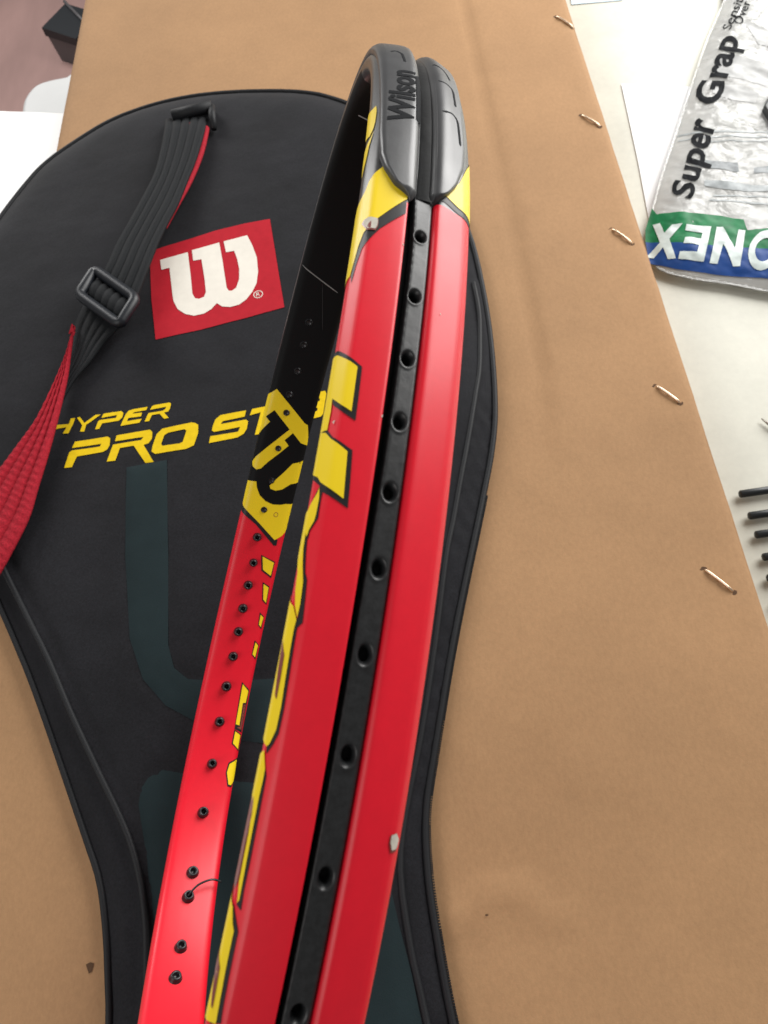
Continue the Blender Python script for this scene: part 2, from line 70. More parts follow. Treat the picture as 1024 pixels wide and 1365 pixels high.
PACKET_LETTERS = [('X', [(0.1639, 0.3675), (0.1681, 0.3668), (0.1683, 0.3565), (0.1742, 0.3614), (0.1804, 0.3601), (0.1698, 0.3502), (0.1699, 0.3336), (0.1652, 0.3345), (0.1647, 0.3448), (0.1578, 0.3387), (0.1533, 0.3407), (0.164, 0.3498)]), ('E', [(0.1824, 0.3585), (0.1968, 0.3533), (0.1855, 0.3268), (0.1713, 0.3328), (0.1732, 0.3377), (0.183, 0.3343), (0.1855, 0.3394), (0.1765, 0.3429), (0.1789, 0.3478), (0.1879, 0.3443), (0.1904, 0.3492), (0.1805, 0.354)]), ('N', [(0.2, 0.3523), (0.2036, 0.3513), (0.2059, 0.3326), (0.2123, 0.3473), (0.2161, 0.3457), (0.2056, 0.3186), (0.2019, 0.3199), (0.2001, 0.3375), (0.1933, 0.3237), (0.1888, 0.3251)])]
PACKET_O = [[(0.2317, 0.3258), (0.2302, 0.3226), (0.2283, 0.3197), (0.2261, 0.3172), (0.2238, 0.3153), (0.2214, 0.3139), (0.2191, 0.3133), (0.2169, 0.3133), (0.2151, 0.3141), (0.2136, 0.3155), (0.2126, 0.3175), (0.212, 0.3201), (0.212, 0.323), (0.2125, 0.3262), (0.2136, 0.3295), (0.2151, 0.3327), (0.217, 0.3356), (0.2192, 0.3382), (0.2216, 0.3402), (0.224, 0.3416), (0.2264, 0.3423), (0.2286, 0.3423), (0.2305, 0.3415), (0.232, 0.34), (0.233, 0.3378), (0.2335, 0.3352), (0.2334, 0.3322), (0.2328, 0.329)], [(0.2281, 0.3265), (0.2272, 0.3246), (0.2261, 0.3229), (0.2248, 0.3214), (0.2233, 0.3202), (0.2219, 0.3194), (0.2205, 0.319), (0.2192, 0.319), (0.2181, 0.3194), (0.2172, 0.3203), (0.2166, 0.3215), (0.2163, 0.3231), (0.2163, 0.3248), (0.2166, 0.3267), (0.2172, 0.3287), (0.2181, 0.3306), (0.2193, 0.3324), (0.2206, 0.3339), (0.222, 0.3351), (0.2235, 0.336), (0.2249, 0.3364), (0.2262, 0.3363), (0.2273, 0.3359), (0.2282, 0.335), (0.2288, 0.3337), (0.2291, 0.3322), (0.2291, 0.3304), (0.2288, 0.3284)]]
TEXT_SUPER = [(0.1913, 0.3804), (0.2271, 0.4523), (0.1793, 0.3874), (0.21, 0.4648)]
TEXT_GRAP = [(0.2334, 0.4697), (0.2679, 0.5389), (0.2167, 0.4766), (0.2531, 0.5499)]
TEXT_SMALL = [[(0.2642, 0.5495), (0.2948, 0.6027), (0.2595, 0.5548), (0.2896, 0.6086)], [(0.2735, 0.5526), (0.3026, 0.6055), (0.2683, 0.558), (0.2982, 0.6101)]]
PACKET_BARS = [('grey', [(0.203, 0.4178), (0.2288, 0.4072), (0.2273, 0.3986), (0.2091, 0.4065), (0.2015, 0.412)]), ('grey', [(0.2378, 0.4006), (0.2645, 0.3981), (0.2621, 0.3906), (0.2359, 0.3944)]), ('grey2', [(0.2038, 0.3958), (0.2202, 0.3892), (0.2311, 0.3845), (0.2582, 0.3784), (0.2565, 0.3731), (0.2295, 0.3791), (0.2183, 0.3823), (0.2025, 0.391)]), ('thin', [(0.2007, 0.4491), (0.2737, 0.4271), (0.2733, 0.4261), (0.2003, 0.4475)]), ('thin', [(0.1992, 0.443), (0.2721, 0.4221), (0.2717, 0.421), (0.1989, 0.4419)]), ('thin', [(0.2148, 0.4336), (0.2707, 0.4178), (0.2705, 0.4171), (0.2146, 0.4329)]), ('thin', [(0.2058, 0.3815), (0.2548, 0.3678), (0.2545, 0.3669), (0.2055, 0.3802)]), ('thin', [(0.2024, 0.378), (0.2524, 0.36), (0.2521, 0.3591), (0.2021, 0.3766)])]
PACKET_GRIP = [(0.2913, 0.4776), (0.2701, 0.4704), (0.259, 0.454), (0.2607, 0.4358), (0.2721, 0.4174), (0.2975, 0.419), (0.3153, 0.4713)]
PACKET_FOLD_SHADE = [[(0.2492, 0.5255), (0.2635, 0.5142), (0.278, 0.5012), (0.3028, 0.4856), (0.2956, 0.4637), (0.2707, 0.477), (0.2544, 0.4917), (0.2403, 0.499)], [(0.234, 0.4936), (0.2521, 0.4836), (0.262, 0.4724), (0.2573, 0.4636), (0.2431, 0.4706), (0.233, 0.4817)], [(0.2761, 0.5577), (0.2926, 0.5384), (0.3036, 0.5212), (0.2996, 0.5087), (0.2781, 0.5266)]]
TEETH = [[(0.1633, 0.1651, -0.027), (0.1934, 0.166, -0.027)], [(0.1642, 0.1517, -0.027), (0.1938, 0.1526, -0.027)], [(0.1644, 0.1405, -0.027), (0.1936, 0.1415, -0.027)], [(0.1644, 0.1276, -0.027), (0.1932, 0.1286, -0.027)], [(0.1632, 0.116, -0.027), (0.1916, 0.1171, -0.027)], [(0.1633, 0.1029, -0.027), (0.1913, 0.104, -0.027)]]
PIN = [(0.189, 0.2112, -0.028), (0.1922, 0.2066, -0.028), (0.1969, 0.2003, -0.028), (0.2055, 0.1916, -0.028)]
BLUE_PAPER = [(0.1644, 0.6724), (0.1607, 0.6322), (0.2016, 0.6262), (0.2227, 0.6652)]
SIDE_EDGE = [(-0.3755, 0.6332, -0.03), (-0.2884, 0.6075, -0.03)]
STOOL_CORNER = [(-0.5562, 1.0207, -0.3), (-0.5609, 1.0654, -0.3), (-0.5615, 1.0997, -0.3), (-0.5508, 1.1264, -0.3), (-0.5325, 1.1364, -0.3), (-0.4982, 1.1385, -0.3), (-0.4524, 1.1355, -0.3)]
BLACKBOX = [(-0.8465, 2.1625, -0.69), (-0.9012, 2.0648, -0.69), (-0.7946, 1.9841, -0.69), (-0.7423, 2.0892, -0.69), (-0.9285, 2.1494, -0.75), (-0.8877, 2.0753, -0.75), (-0.8518, 2.0482, -0.75)]
HOOP = dict(a=HA, b=HB, egg=HE, e2=HE2, f2=HF2)
PROF_MM = [(2.6,3.45),(2.68,3.66),(2.95,3.78),(3.5,3.76),(5.5,3.42),(8.3,2.78),(9.0,2.5),(9.6,1.98),(10.6,0.8),(10.95,0.15),
           (11.05,-0.7),(10.8,-2.0),(10.0,-3.1),(8.8,-3.7),(7.0,-3.95),(3.0,-4.12),(0,-4.15),(-3.0,-4.12),(-7.0,-3.95),(-8.8,-3.7),
           (-10.0,-3.1),(-10.8,-2.0),(-11.05,-0.7),(-10.95,0.15),(-10.5,0.95),(-9.7,1.75),(-9.0,2.15),(-8.2,2.45),(-6.0,3.05),(-4.6,3.4),(-3.7,3.5),
           (-3.2,3.36),(-2.75,2.95),(-2.45,2.3)]
def _spline(P, k=6):
    P = np.array(P, float); E = np.vstack([2*P[0]-P[1], P, 2*P[-1]-P[-2]]); out = []
    for i in range(1, len(E)-2):
        p0, p1, p2, p3 = E[i-1], E[i], E[i+1], E[i+2]
        for j in range(k):
            t = j/k
            out.append(.5*((2*p1)+(-p0+p2)*t+(2*p0-5*p1+4*p2-p3)*t*t+(-p0+3*p1-3*p2+p3)*t**3))
    out.append(P[-1]); return np.array(out)
PROF = _spline(PROF_MM, 4)*1e-3
PV = np.concatenate([[0], np.cumsum(np.hypot(*np.diff(PROF, axis=0).T))])
VMAX = PV[-1]
_pt = np.gradient(PROF, axis=0); _pt /= np.linalg.norm(_pt, axis=1)[:, None]
PNRM = np.stack([-_pt[:, 1], _pt[:, 0]], 1)          # made to point out of the section below
if (PNRM*PROF).sum() < 0: PNRM = -PNRM
def hoop_frame(phi):
    phi = np.asarray(phi, float); h = HOOP
    def f(p): return h['b']*np.sin(p)*(1+h['egg']*np.cos(p)+h['e2']*np.cos(2*p)), h['a']*np.cos(p)*(1+h['f2']*np.sin(p))
    x, y = f(phi); x1, y1 = f(phi+1e-4); x0, y0 = f(phi-1e-4)
    tx, ty = x1-x0, y1-y0; l = np.hypot(tx, ty); tx, ty = tx/l, ty/l
    nx, ny = -ty, tx
    s = np.sign(nx*x+ny*y); return x, y, nx*s, ny*s
def racket_to_world(P): return P@RM.T+RC
def rpoint(phi, n, r):
    x, y, nx, ny = hoop_frame(phi)
    return racket_to_world(np.stack([x+nx*r, y+ny*r, n+0*x], -1))
def rsurf(phi, v, off=0.0):
    n = np.interp(v, PV, PROF[:, 0])+off*np.interp(v, PV, PNRM[:, 0])
    r = np.interp(v, PV, PROF[:, 1])+off*np.interp(v, PV, PNRM[:, 1])
    return rpoint(phi, n, r)

# ---------------------------------------------------------------- materials
def node_mat(name, col, rough=.5, metal=0, coat=0, coat_rough=.1, spec=.5, sheen=0, var=0, var_scale=40, var_col=None, stretch=(1,1,1),
             bump=0, bump_scale=400, bump2=0, bump2_scale=60, alpha=1, rough_var=0, fine=0, fine_scale=500, fine_stretch=(1, 1, 1)):
    m = bpy.data.materials.new(name); m.use_nodes = True; nt = m.node_tree; b = nt.nodes['Principled BSDF']; N = nt.nodes.new; K = nt.links.new
    b.inputs['Base Color'].default_value = (*col, 1); b.inputs['Roughness'].default_value = rough; b.inputs['Metallic'].default_value = metal
    b.inputs['Coat Weight'].default_value = coat; b.inputs['Coat Roughness'].default_value = coat_rough
    b.inputs['Specular IOR Level'].default_value = spec; b.inputs['Sheen Weight'].default_value = sheen; b.inputs['Alpha'].default_value = alpha
    g = N('ShaderNodeNewGeometry'); mp = N('ShaderNodeMapping'); mp.inputs['Scale'].default_value = stretch; K(g.outputs['Position'], mp.inputs[0])
    if var:
        n1 = N('ShaderNodeTexNoise'); n1.inputs['Scale'].default_value = var_scale; n1.inputs['Detail'].default_value = 6; n1.inputs['Roughness'].default_value = .62
        K(mp.outputs[0], n1.inputs['Vector'])
        r = N('ShaderNodeValToRGB'); r.color_ramp.elements[0].position = .32; r.color_ramp.elements[1].position = .68
        vc = var_col or tuple(c*(1-var) for c in col)
        r.color_ramp.elements[0].color = (*vc, 1); r.color_ramp.elements[1].color = (*[min(1, c*(1+var*.4)) for c in col], 1)
        K(n1.outputs['Fac'], r.inputs[0]); K(r.outputs[0], b.inputs['Base Color'])
    if fine: # fibres and specks over the base colour
        src = b.inputs['Base Color'].links[0].from_socket if b.inputs['Base Color'].links else None
        mp2 = N('ShaderNodeMapping'); mp2.inputs['Scale'].default_value = fine_stretch; K(g.outputs['Position'], mp2.inputs[0])
        n5 = N('ShaderNodeTexNoise'); n5.inputs['Scale'].default_value = fine_scale; n5.inputs['Detail'].default_value = 7; n5.inputs['Roughness'].default_value = .75; K(mp2.outputs[0], n5.inputs['Vector'])
        m2 = N('ShaderNodeMapRange'); m2.inputs['From Min'].default_value = .3; m2.inputs['From Max'].default_value = .7; m2.inputs['To Min'].default_value = 1-fine; m2.inputs['To Max'].default_value = 1+fine; K(n5.outputs['Fac'], m2.inputs['Value'])
        vm = N('ShaderNodeVectorMath'); vm.operation = 'SCALE'; K(m2.outputs[0], vm.inputs['Scale'])
        if src: K(src, vm.inputs[0])
        else: vm.inputs[0].default_value = col
        K(vm.outputs[0], b.inputs['Base Color'])
    if rough_var:
        n4 = N('ShaderNodeTexNoise'); n4.inputs['Scale'].default_value = 90; n4.inputs['Detail'].default_value = 5; K(g.outputs['Position'], n4.inputs['Vector'])
        mr = N('ShaderNodeMapRange'); mr.inputs['To Min'].default_value = rough-rough_var; mr.inputs['To Max'].default_value = rough+rough_var
        K(n4.outputs['Fac'], mr.inputs['Value']); K(mr.outputs[0], b.inputs['Roughness'])
    last = None
    for s, sc in ((bump, bump_scale), (bump2, bump2_scale)):
        if s:
            n2 = N('ShaderNodeTexNoise'); n2.inputs['Scale'].default_value = sc; n2.inputs['Detail'].default_value = 3; K(mp.outputs[0], n2.inputs['Vector'])
            bm = N('ShaderNodeBump'); bm.inputs['Strength'].default_value = 1; bm.inputs['Distance'].default_value = s; K(n2.outputs['Fac'], bm.inputs['Height'])
            if last: K(last.outputs[0], bm.inputs['Normal'])
            last = bm
    if last: K(last.outputs[0], b.inputs['Normal'])
    return m
M = {}
M['card'] = node_mat('kraft_cardboard', (.392, .228, .114), .82, var=.11, var_scale=9, fine=.09, fine_scale=600, fine_stretch=(1, .6, 1), bump=.00005, bump_scale=900, bump2=.0005, bump2_scale=22, spec=.3)
M['card_edge'] = node_mat('cardboard_edge', (.36, .20, .10), .85)
M['table'] = node_mat('cream_laminate', (.62, .615, .53), .5, var=.16, var_scale=11, fine=.04, fine_scale=200, bump=.00003, bump_scale=300)
M['white'] = node_mat('white_laminate', (.82, .83, .82), .4, var=.03, var_scale=10)
M['plastic_white'] = node_mat('white_plastic', (.56, .57, .565), .5, var=.06, var_scale=12)
M['floor'] = node_mat('rosy_wood_floor', (.42, .26, .235), .55, var=.25, var_scale=5, stretch=(1, .25, 1))
M['paper'] = node_mat('white_paper', (.80, .81, .82), .7)
M['blue_paper'] = node_mat('pale_blue_paper', (.62, .76, .86), .7)
M['box_black'] = node_mat('black_casing', (.006, .009, .013), .5)
M['box_grey'] = node_mat('grey_casing', (.10, .095, .10), .5)
M['fabric'] = node_mat('black_cover_fabric', (.0112, .0114, .0142), .8, sheen=.04, spec=.18, fine=.45, fine_scale=800, var=.3, var_scale=22, bump=.00010, bump_scale=1300, bump2=.0009, bump2_scale=38)
M['fabric_trim'] = node_mat('black_trim_fabric', (.010, .011, .013), .6, spec=.3, bump=.00008, bump_scale=1200)
M['tint'] = node_mat('dark_teal_print', (.012, .023, .026), .8, spec=.18, var=.2, var_scale=30, bump=.00007, bump_scale=1500)
M['print_red'] = node_mat('red_print', (.45, .016, .028), .8, var=.08, var_scale=200, spec=.12)
M['print_white'] = node_mat('cream_print', (.80, .76, .68), .8, spec=.1, var=.04, var_scale=200)
M['print_yellow'] = node_mat('yellow_print', (.78, .54, .010), .75, spec=.12, var=.1, var_scale=400)
M['web_black'] = node_mat('black_webbing', (.0075, .0088, .0105), .75, spec=.25, bump=.0002, bump_scale=1600)
M['web_red'] = node_mat('red_webbing', (.40, .014, .028), .8, spec=.2, var=.35, var_scale=900, bump=.0003, bump_scale=1500)
M['buckle'] = node_mat('black_buckle_plastic', (.006, .008, .012), .45, spec=.45)
M['red'] = node_mat('red_lacquer', (.76, .007, .024), .45, spec=.3, coat=.22, coat_rough=.3, bump=.000006, bump_scale=1500, bump2=.00002, bump2_scale=120, rough_var=.06, fine=.04, fine_scale=300)
M['black'] = node_mat('black_lacquer', (.014, .013, .014), .5, spec=.25, coat=.12, coat_rough=.2)
M['frame_black'] = node_mat('black_frame_lacquer', (.013, .013, .013), .42, coat=.3, coat_rough=.25)
M['shaded_black'] = node_mat('shaded_black_lacquer', (.004, .004, .0045), .6, spec=.15)  # same lacquer as the frame black, shade of inner face and channel painted in
M['yellow'] = node_mat('yellow_lacquer', (.92, .67, .012), .45, spec=.3, coat=.12, coat_rough=.16, bump=.000008, bump_scale=2500)
M['maroon'] = node_mat('maroon_lacquer', (.22, .045, .035), .4, coat=.3, coat_rough=.2)
M['chip'] = node_mat('bare_primer', (.62, .58, .50), .8, var=.2, var_scale=600)
M['strip'] = node_mat('black_nylon', (.013, .014, .015), .42, spec=.5, bump=.00006, bump_scale=500, rough_var=.14, fine=.6, fine_scale=900)
M['grommet'] = node_mat('black_nylon_barrel', (.012, .011, .013), .35)
M['bumper'] = node_mat('charcoal_bumper_plastic', (.046, .047, .050), .38, spec=.5, bump=.000012, bump_scale=1400, var=.12, var_scale=180, rough_var=.1)
M['ink'] = node_mat('black_ink', (.006, .007, .009), .8, spec=.12)
M['staple'] = node_mat('copper_wire', (.86, .68, .50), .36, metal=1)
M['dark_card'] = node_mat('torn_card', (.09, .045, .02), .9)
M['rubber'] = node_mat('black_rubber', (.010, .013, .015), .45)
M['steel'] = node_mat('dull_steel', (.35, .33, .3), .4, metal=1)
M['thread'] = node_mat('grey_thread', (.30, .29, .28), .4)
M['green'] = node_mat('green_print', (.004, .17, .055), .5, spec=.2, var=.35, var_scale=120)
M['blue'] = node_mat('blue_print', (.008, .055, .24), .5, spec=.2, var=.25, var_scale=90)
M['pack_white'] = node_mat('packet_lettering', (.60, .68, .66), .4, var=.18, var_scale=150)
M['insert'] = node_mat('grey_white_insert', (.80, .80, .77), .6, var=.2, var_scale=60, var_col=(.52, .53, .53), fine=.2, fine_scale=160, bump2=.0015, bump2_scale=60)
M['grey_print'] = node_mat('grey_print', (.17, .19, .20), .5, var=.3, var_scale=300)
M['pale_print'] = node_mat('pale_grey_print', (.32, .35, .36), .5, var=.3, var_scale=200)
M['fold_shade_grey'] = node_mat('painted_fold_shade', (.36, .365, .36), .5, var=.3, var_scale=60)
def film_material():
    m = bpy.data.materials.new('clear_film'); m.use_nodes = True; nt = m.node_tree; N = nt.nodes.new; K = nt.links.new
    nt.nodes.remove(nt.nodes['Principled BSDF']); out = nt.nodes['Material Output']
    t = N('ShaderNodeBsdfTransparent'); t.inputs[0].default_value = (.93, .94, .93, 1); g = N('ShaderNodeBsdfGlossy'); g.inputs['Roughness'].default_value = .12
    d = N('ShaderNodeBsdfDiffuse'); d.inputs[0].default_value = (.8, .8, .78, 1)
    n = N('ShaderNodeTexNoise'); n.inputs['Scale'].default_value = 55; n.inputs['Detail'].default_value = 5; n.inputs['Distortion'].default_value = 1.2
    ge = N('ShaderNodeNewGeometry'); K(ge.outputs['Position'], n.inputs['Vector'])
    b = N('ShaderNodeBump'); b.inputs['Distance'].default_value = .0034; b.inputs['Strength'].default_value = 1; K(n.outputs['Fac'], b.inputs['Height'])
    K(b.outputs[0], g.inputs['Normal'])
    a = N('ShaderNodeMixShader'); a.inputs[0].default_value = .38; K(t.outputs[0], a.inputs[1]); K(d.outputs[0], a.inputs[2])
    f = N('ShaderNodeFresnel'); f.inputs[0].default_value = 1.5; K(b.outputs[0], f.inputs['Normal'])
    mm = N('ShaderNodeMath'); mm.operation = 'MULTIPLY_ADD'; mm.inputs[1].default_value = .75; mm.inputs[2].default_value = 0; K(f.outputs[0], mm.inputs[0])
    x = N('ShaderNodeMixShader'); K(mm.outputs[0], x.inputs[0]); K(a.outputs[0], x.inputs[1]); K(g.outputs[0], x.inputs[2]); K(x.outputs[0], out.inputs[0]); return m
M['film'] = film_material()
# ---------------------------------------------------------------- builders
ORIGIN = {}
def thing(name, label, cat, loc=(0, 0, 0), group=None):
    o = bpy.data.objects.new(name, None); COL.objects.link(o); o.location = loc; o.empty_display_size = .02
    o['label'] = label; o['category'] = cat
    if group: o['group'] = group
    ORIGIN[o.name] = Vector(loc); return o
def root_of(o):
    while o.parent: o = o.parent
    return o
def part(name, verts, faces, mat, parent=None, smooth=True, label=None, stuff=False, mats=None, idx=None):
    me = bpy.data.meshes.new(name); off = ORIGIN.get(root_of(parent).name, Vector()) if parent else Vector()
    V = np.asarray(verts, float)-np.array(off)
    me.from_pydata(V.tolist(), [], [list(map(int, f)) for f in faces]); me.update()
    for mm in (mats or [mat]): me.materials.append(mm)
    if idx is not None: me.polygons.foreach_set('material_index', np.asarray(idx, dtype=np.int32))
    if smooth: me.polygons.foreach_set('use_smooth', np.ones(len(me.polygons), dtype=bool))
    o = bpy.data.objects.new(name, me); COL.objects.link(o)
    if parent: o.parent = parent
    if label: o['label'] = label
    if stuff: o['kind'] = 'stuff'
    return o
def tag(o, label=None, cat=None, group=None, kind=None):
    for k, v in (('label', label), ('category', cat), ('group', group), ('kind', kind)):
        if v: o[k] = v
    return o
def grid_faces(nu, nv, close_u=False, close_v=False):
    F = []
    for i in range(nu if close_u else nu-1):
        i2 = (i+1) % nu
        for j in range(nv if close_v else nv-1):
            j2 = (j+1) % nv; F.append((i*nv+j, i2*nv+j, i2*nv+j2, i*nv+j2))
    return F
def inside(P, poly):
    x, y = P[:, 0], P[:, 1]; r = np.zeros(len(P), bool); q = np.asarray(poly, float); n = len(q)
    for i in range(n):
        x0, y0 = q[i]; x1, y1 = q[i-1]
        if y0 == y1: continue
        c = ((y0 > y) != (y1 > y)) & (x < (x1-x0)*(y-y0)/(y1-y0)+x0); r ^= c
    return r
def edge_dist(P, poly):
    P = np.asarray(P, float); q = np.asarray(poly, float); D = np.full(len(P), 1e9)
    for i in range(len(q)):
        a, b = q[i-1], q[i]; d = b-a; L = d@d
        if L == 0: continue
        t = np.clip(((P-a)@d)/L, 0, 1); D = np.minimum(D, np.hypot(*(P-a-t[:, None]*d).T))
    return D
def smooth_loop(pts, k=4, closed=True):
    P = np.asarray(pts, float); n = len(P); out = []
    for i in range(n if closed else n-1):
        if closed: p0, p1, p2, p3 = P[i-1], P[i], P[(i+1) % n], P[(i+2) % n]
        else: p0, p1, p2, p3 = P[max(i-1, 0)], P[i], P[i+1], P[min(i+2, n-1)]
        for j in range(k):
            t = j/k; out.append(.5*((2*p1)+(-p0+p2)*t+(2*p0-5*p1+4*p2-p3)*t*t+(-p0+3*p1-3*p2+p3)*t**3))
    if not closed: out.append(P[-1])
    return np.array(out)
def resample(poly, step, closed=True):
    q = np.asarray(poly, float); out = []
    for i in range(len(q) if closed else len(q)-1):
        a, b = q[i], q[(i+1) % len(q)]; k = max(1, int(math.ceil(np.linalg.norm(b-a)/step)))
        for j in range(k): out.append(a+(b-a)*j/k)
    if not closed: out.append(q[-1])
    return np.array(out)
def triangulate(outer, gx, gy, holes=(), bstep=None):
    """2-D polygon (with holes) -> points and triangles, with interior grid points every gx, gy"""
    bstep = bstep or min(gx, gy)*1.5; loops = [resample(outer, bstep)]+[resample(h, bstep) for h in holes]
    pts, edges = [], []
    for l in loops:
        s = len(pts); pts += l.tolist(); edges += [(s+i, s+(i+1) % len(l)) for i in range(len(l))]
    lo, hi = loops[0].min(0), loops[0].max(0)
    X, Y = np.meshgrid(np.arange(lo[0]+gx*.5, hi[0], gx), np.arange(lo[1]+gy*.5, hi[1], gy)); G = np.stack([X.ravel(), Y.ravel()], 1)
    if len(G):
        ok = inside(G, loops[0])
        for h in loops[1:]: ok &= ~inside(G, h)
        G = G[ok]
        if len(G):
            sc = np.array([1/gx, 1/gy]); ok = edge_dist(G*sc, loops[0]*sc) > .35
            for h in loops[1:]: ok &= edge_dist(G*sc, h*sc) > .35
            G = G[ok]
        pts += G.tolist()
    V, E, T, _, _, _ = delaunay_2d_cdt([Vector((p[0]*1e3, p[1]*1e3)) for p in pts], edges, [], 0, 1e-6)
    V = np.array([list(v) for v in V])*1e-3; C = np.array([V[list(t)].mean(0) for t in T]); ok = inside(C, loops[0])
    for h in loops[1:]: ok &= ~inside(C, h)
    def sliver(t): # collinear boundary points leave needle triangles that spoil the shading
        a, b, c = (V[i] for i in t); L = max((b-a)@(b-a), (c-b)@(c-b), (a-c)@(a-c)); return abs((b-a)[0]*(c-a)[1]-(b-a)[1]*(c-a)[0]) < .02*L
    return V, [t for t, k in zip(T, ok) if k and not sliver(t)], loops
def tube(name, pts, rad, mat, parent, sides=10, caps=True, label=None, closed=False, squash=1.0):
    P = [Vector(p) for p in pts]; n = len(P); R = rad if hasattr(rad, '__len__') else [rad]*n; V = []; up = None
    for i in range(n):
        t = (P[(i+1) % n]-P[i-1]) if closed else (P[min(i+1, n-1)]-P[max(i-1, 0)]); t.normalize()
        if up is None: up = Vector((0, 0, 1)) if abs(t.z) < .9 else Vector((1, 0, 0))
        s = t.cross(up).normalized(); up = s.cross(t).normalized()
        for k in range(sides):
            a = 2*math.pi*k/sides; V.append(P[i]+(s*math.cos(a)+up*math.sin(a)*squash)*R[i])
    F = grid_faces(n, sides, closed, True)
    if caps and not closed: F += [tuple(range(sides)), tuple(range((n-1)*sides, n*sides))[::-1]]
    return part(name, V, F, mat, parent, label=label)
def prism(name, poly, z0, z1, mat, parent, bevel=0, smooth=False, label=None):
    q = np.asarray(poly, float); n = len(q)
    ar = .5*sum(q[i-1][0]*q[i][1]-q[i][0]*q[i-1][1] for i in range(n))
    if ar < 0: q = q[::-1]
    rings = [(0, z0), (0, z1-bevel)]
    if bevel: rings += [(bevel*.3, z1-bevel*.3), (bevel, z1)]
    else: rings = [(0, z0), (0, z1)]
    V = []
    nrm = []
    for i in range(n):
        d = q[(i+1) % n]-q[i-1]; l = np.hypot(*d) or 1; nrm.append((-d[1]/l, d[0]/l))
    nrm = np.array(nrm)
    for ins, z in rings: V += [(*(q[i]+nrm[i]*ins), z) for i in range(n)]
    F = []
    for r in range(len(rings)-1):
        for i in range(n): j = (i+1) % n; F.append((r*n+i, r*n+j, (r+1)*n+j, (r+1)*n+i))
    F += [tuple(range((len(rings)-1)*n, len(rings)*n)), tuple(range(n))[::-1]]
    return part(name, V, F, mat, parent, smooth=smooth, label=label)
def box_mesh(cx, cy, cz, sx, sy, sz): # eight corners, six faces
    V = [(cx+a*sx/2, cy+b*sy/2, cz+c*sz/2) for a in (-1, 1) for b in (-1, 1) for c in (-1, 1)]
    return V, [(0, 1, 3, 2), (4, 6, 7, 5), (0, 4, 5, 1), (2, 3, 7, 6), (0, 2, 6, 4), (1, 5, 7, 3)]
def rounded_slab(name, x0, x1, y0, y1, z0, z1, r, mat, parent, bev=.004, k=5):
    q = []
    for cx, cy, a0 in ((x1-r, y1-r, 0), (x0+r, y1-r, 90), (x0+r, y0+r, 180), (x1-r, y0+r, 270)):
        for j in range(k+1): a = math.radians(a0+90*j/k); q.append((cx+r*math.cos(a), cy+r*math.sin(a)))
    return prism(name, q, z0, z1, mat, parent, bevel=bev)
def text_polys(s, shear=0, bold=0.0, size=1):
    c = bpy.data.curves.new('lettering', 'FONT'); c.body = s; c.size = size; c.shear = shear; c.offset = bold; c.resolution_u = 3
    o = bpy.data.objects.new('lettering', c); COL.objects.link(o); dg = bpy.context.evaluated_depsgraph_get(); dg.update()
    me = o.evaluated_get(dg).to_mesh(); bm = bmesh.new(); bm.from_mesh(me); bmesh.ops.remove_doubles(bm, verts=bm.verts, dist=1e-5)
    for _ in range(4): # short edges, so the letters can follow a curved surface
        bmesh.ops.triangulate(bm, faces=bm.faces); le = [e for e in bm.edges if e.calc_length() > .14*size]
        if le: bmesh.ops.subdivide_edges(bm, edges=le, cuts=1)
    bmesh.ops.triangulate(bm, faces=bm.faces); bm.verts.index_update(); V = np.array([v.co[:2] for v in bm.verts]); F = [tuple(v.index for v in f.verts) for f in bm.faces]; bm.free()
    o.evaluated_get(dg).to_mesh_clear(); bpy.data.objects.remove(o); bpy.data.curves.remove(c); return V, F
def text_on_quad(s, quad, **kw): # quad: baseline start, baseline end, top start, top end -> 2-D points on a surface
    V, F = text_polys(s, **kw); x = (V[:, 0]-V[:, 0].min())/(np.ptp(V[:, 0])); y = V[:, 1]/.729
    a, b, c, d = [np.array(q, float)[:2] for q in quad]; x = x[:, None]; y = y[:, None]
    return (a*(1-x)+b*x)*(1-y)+(c*(1-x)+d*x)*y, F
def fbm(x, y, s, seed=0.): return noise.fractal(Vector((x*s+seed, y*s-seed, seed)), 1.0, 2.0, 4)
ZT = -.03
# ---------------------------------------------------------------- the setting: floor
part('floor', [(-3, -2, -.78), (3, -2, -.78), (3, 4, -.78), (-3, 4, -.78)], [(0, 1, 2, 3)], M['floor'], smooth=False)['kind'] = 'structure'
# ---------------------------------------------------------------- cream table under the carton
tb = thing('table', 'cream white scuffed table top under the brown carton and the clear packet', 'table', (.2, .3, ZT-.73))
rounded_slab('tabletop', -.215, .95, -.16, 1.02, ZT-.028, ZT, .012, M['table'], tb, .003)
for x, y in ((-.17, -.11), (.9, -.11), (-.17, .97), (.9, .97)):
    rounded_slab('leg', x-.022, x+.022, y-.022, y+.022, ZT-.73, ZT-.03, .006, M['white'], tb, .002)
# ---------------------------------------------------------------- white side table on the left
ye = (SIDE_EDGE[0][1]+SIDE_EDGE[1][1])/2
st = thing('side_table', 'plain bright white table beyond the left edge of the carton', 'table', (-.5, ye-.2, ZT-.73))
a, b = SIDE_EDGE; k = (b[1]-a[1])/(b[0]-a[0]); yl = lambda x: a[1]+k*(x-a[0])
prism('tabletop', [(-1.0, yl(-1.0)-.75), (-.235, yl(-.235)-.75), (-.235, yl(-.235)), (-1.0, yl(-1.0))], ZT-.03, ZT, M['white'], st, bevel=.0015, smooth=False)
for x, y in ((-.96, ye-.7), (-.28, ye-.7), (-.96, ye-.06), (-.28, ye-.06)):
    rounded_slab('leg', x-.02, x+.02, y-.02, y+.02, ZT-.73, ZT-.03, .005, M['white'], st, .002)
